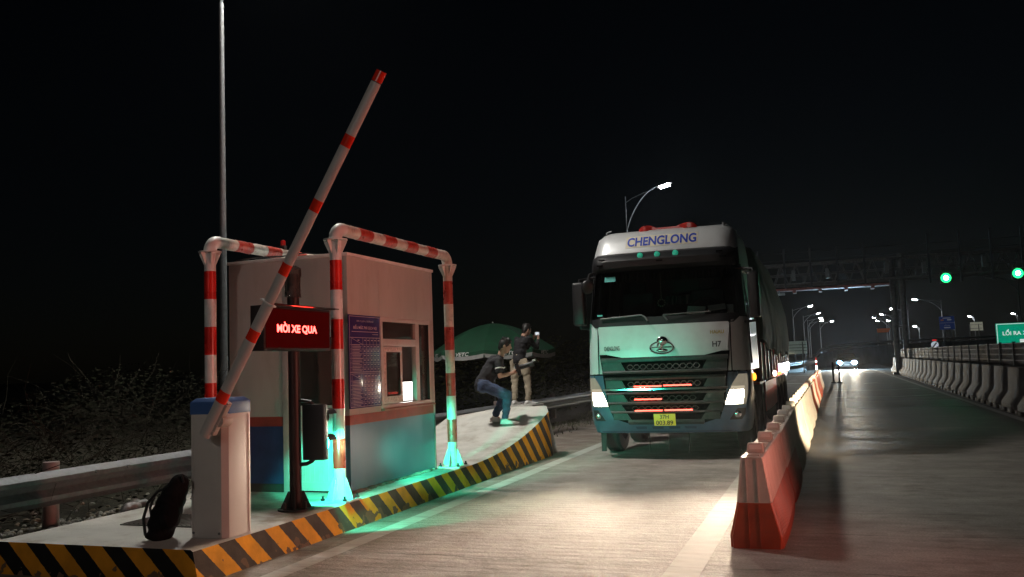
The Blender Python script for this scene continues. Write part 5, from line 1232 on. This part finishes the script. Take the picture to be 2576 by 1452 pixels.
MB().box(16.05, 18.05, 149.99, 150, 5.5, 5.53).box(16.6, 17.5, 149.99, 150, 4.72, 4.86).box(16.5, 17.6, 149.99, 150, 6.2, 6.3).box(17.1, 17.7, 149.99, 150, 5.9, 6.05).build('symbol', M_sw2, s2)
MB().box(16.2, 16.6, 149.99, 150, 5.85, 6.05).build('symbol', mat('sign_orange', (.5, .15, .02), .5, emit=(.8, .22, .02), estr=.05), s2)
s3 = thing('billboard', (23.9, 170, 0), 'pale blank board on posts far beyond the fence', 'sign')
for x in (22.8, 24.2): MB().cyl((x, 169.9, 0), (x, 169.9, 5.6), .07).build('post', M_galv, s3)
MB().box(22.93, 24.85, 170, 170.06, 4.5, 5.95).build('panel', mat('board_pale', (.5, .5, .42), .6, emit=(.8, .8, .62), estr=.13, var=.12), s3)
MB().box(22.9, 24.7, 169.93, 169.99, 4.85, 4.92).box(22.9, 24.7, 169.93, 169.99, 5.5, 5.55).build('brace', M_dark, s3)
s4 = thing('round_sign', (7.57, 75, 0), 'round white sign with a dark slanting bar above the fence', 'sign')
MB().cyl((7.57, 75.1, 0), (7.57, 75.1, 2.1), .04).build('post', M_galv, s4)
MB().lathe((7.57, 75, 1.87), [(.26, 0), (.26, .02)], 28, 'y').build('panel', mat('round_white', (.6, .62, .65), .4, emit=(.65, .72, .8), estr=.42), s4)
MB().obox((7.57, 74.985, 1.87), .10, .01, .42, Matrix.Rotation(radians(38), 3, 'Y')).build('symbol', mat('round_bar', (.08, .08, .1), .5), s4)
s5 = thing('small_display', (7.6, 75.4, 0), 'tiny lit red display above the round sign', 'display')
MB().cyl((7.6, 75.5, 0), (7.6, 75.5, 2.2), .04).build('post', M_galv, s5); MB().box(7.42, 7.78, 75.4, 75.45, 2.15, 2.32).build('casing', M_black, s5); MB().box(7.45, 7.75, 75.39, 75.4, 2.20, 2.26).build('screen', glow('display_red', (1, .03, .03), .8), s5)
s6 = thing('banner', (7.4, 140, 0), 'dim orange banner strung between poles left of the gantry column', 'banner')
MB().add([(6.58, 140, 4.28), (8.1, 140, 4.28), (8.4, 140, 4.84), (6.58, 140, 4.84), (6.58, 140.03, 4.28), (8.1, 140.03, 4.28), (8.4, 140.03, 4.84), (6.58, 140.03, 4.84)], [(0, 1, 2, 3), (7, 6, 5, 4), (0, 4, 5, 1), (1, 5, 6, 2), (2, 6, 7, 3), (3, 7, 4, 0)]).build('cloth', mat('banner_orange', (.4, .1, .02), .7, emit=(.5, .12, .02), estr=.07), s6)  # cloth emits faintly, standing in for light on it
for x in (6.6, 8.05): MB().cyl((x, 140.1, 0), (x, 140.1, 4.9), .05).build('post', M_galv, s6)
s7 = thing('road_sign', (-2.4, 75, 0), 'back of a large road sign with cross rails beside the truck load', 'sign')
for x in (-3.3, -2.1): MB().cyl((x, 74.95, 0), (x, 74.95, 2.5), .05).build('post', M_galv, s7)
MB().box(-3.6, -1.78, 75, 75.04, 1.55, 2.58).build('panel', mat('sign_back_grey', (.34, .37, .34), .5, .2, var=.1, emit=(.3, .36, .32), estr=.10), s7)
br = MB()
for z in (1.78, 2.02, 2.26): br.box(-3.55, -1.8, 74.97, 75.0, z, z + .04)
br.build('rail', M_dark, s7)
for x, y, lab in ((-4.35, 70, 'red and white marker post at the truck tail, left one'), (-3.3, 70, 'red and white marker post at the truck tail, right one'), (-1.35, 88, 'red and white marker post on the far guardrail')):
    g = thing('marker_post', (x, y, 0), lab, 'marker post', 'red and white marker posts along the far verge')
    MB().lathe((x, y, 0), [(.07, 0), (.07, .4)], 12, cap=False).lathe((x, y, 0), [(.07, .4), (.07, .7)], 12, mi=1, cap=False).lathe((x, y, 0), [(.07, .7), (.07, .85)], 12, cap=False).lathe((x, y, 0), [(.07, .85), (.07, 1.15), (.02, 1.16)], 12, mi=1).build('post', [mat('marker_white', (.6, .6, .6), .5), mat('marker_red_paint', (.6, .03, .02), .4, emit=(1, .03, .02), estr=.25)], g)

# ================================================================== ONCOMING CAR
CX, CY = 1.29, 84.0
C_ = thing('car', (CX, CY, 0), 'oncoming car with glaring white headlights in the lane on the right', 'car')
M_car = mat('car_grey', (.18, .20, .22), .3, .5, coat=.5, var=.05)
rs = []
for y, z0, z1, wv in ((0, .35, .62, .78), (.12, .25, .78, .88), (1.2, .22, .95, .92), (1.5, .22, 1.0, .93), (3.6, .22, 1.0, .93), (4.3, .28, .95, .88), (4.4, .4, .8, .8)):
    rs.append([(CX - wv, CY + y, z0), (CX + wv, CY + y, z0), (CX + wv, CY + y, z1 * .75 + z0 * .25), (CX + wv * .92, CY + y, z1), (CX - wv * .92, CY + y, z1), (CX - wv, CY + y, z1 * .75 + z0 * .25)])
MB().rings(rs).build('body', M_car, C_, bevel=.03)
rs = []
for z, y0, y1, wv in ((.98, 1.2, 3.9, .84), (1.38, 1.95, 3.4, .68), (1.43, 2.1, 3.2, .62)): rs.append([(CX - wv, CY + y0, z), (CX + wv, CY + y0, z), (CX + wv, CY + y1, z), (CX - wv, CY + y1, z)])
MB().rings(rs).build('cabin', M_black, C_, bevel=.03)
MB().add([(CX - .74, CY + 1.22, 1.0), (CX + .74, CY + 1.22, 1.0), (CX + .62, CY + 1.88, 1.36), (CX - .62, CY + 1.88, 1.36)], [(0, 1, 2, 3)]).build('windscreen', mat('car_glass', (.02, .025, .03), .08, coat=.5), C_)
MB().box(CX - .45, CX + .45, CY - .01, CY + .1, .36, .56).build('grille', M_black, C_); MB().box(CX - .25, CX + .25, CY - .03, CY + .0, .40, .51).build('number_plate', M_white, C_)
for s in (-1, 1):
    HLm = MB().ell((CX + s * .62, CY + .05, .62), .30, .08, .20, 18, 10).build('headlight', glow('car_halo', (.10, .42, .9), 1.1), C_)  # wide blue glow imitates the halo round the headlight
    MB().ell((CX + s * .62, CY - .01, .62), .19, .06, .14, 16, 9).build('bulb', glow('car_headlight', (.50, .80, 1), 2600), HLm)
    lamp('headlight_beam', 'SPOT', (CX + s * .62, CY - .12, .62), 6000, (1, .82, .58), (-.0, -1, -.12), .06, radians(30), .35, parent=C_)
    MB().ell((CX + s * 1.02, CY + 1.45, .98), .11, .07, .08).build('mirror', M_car, C_)
    for y in (.9, 3.6):
        W_ = MB().lathe((CX + s * .82 - .1, CY + y, .32), [(.2, 0), (.32, .03), (.32, .17), (.2, .2)], 24, 'x').build('tyre', M_rubber, C_)
        MB().lathe((CX + s * .82 - .105, CY + y, .32), [(.02, 0), (.2, .005), (.2, .205), (.02, .21)], 20, 'x').build('rim', M_galv, W_)
# small red lamp on the far pipe guard
wl = thing('warning_lamp', (-6.09, 8.95, 2.98), 'small red warning lamp on the far pipe guard crossbar behind the boom', 'lamp')
MB().box(-6.12, -6.06, 8.92, 8.98, 2.975, 3.02).build('base', M_dark, wl); MB().lathe((-6.09, 8.95, 3.02), [(.03, 0), (.03, .05), (.02, .065), (.005, .07)], 14).build('lens', mat('lamp_red', (.3, .01, .01), .3, emit=(1, .02, .01), estr=.03), wl)

# ================================================================== NIGHT AIR
hz = MB().box(-70, 70, -12, 400, -1.4, 24).build('haze', mat('haze_tmp', (.5, .5, .5)))
hm_ = bpy.data.materials.new('haze'); hm_.use_nodes = True
t_ = hm_.node_tree; t_.nodes.remove(t_.nodes['Principled BSDF'])
v_ = t_.nodes.new('ShaderNodeVolumePrincipled'); v_.inputs['Color'].default_value = (.85, .9, 1, 1); v_.inputs['Density'].default_value = .00011; v_.inputs['Anisotropy'].default_value = .75
t_.links.new(v_.outputs[0], t_.nodes['Material Output'].inputs['Volume'])
hz.data.materials.clear(); hz.data.materials.append(hm_)
tag(hz, 'thin night haze filling the air over the whole road', 'haze', kind='stuff')
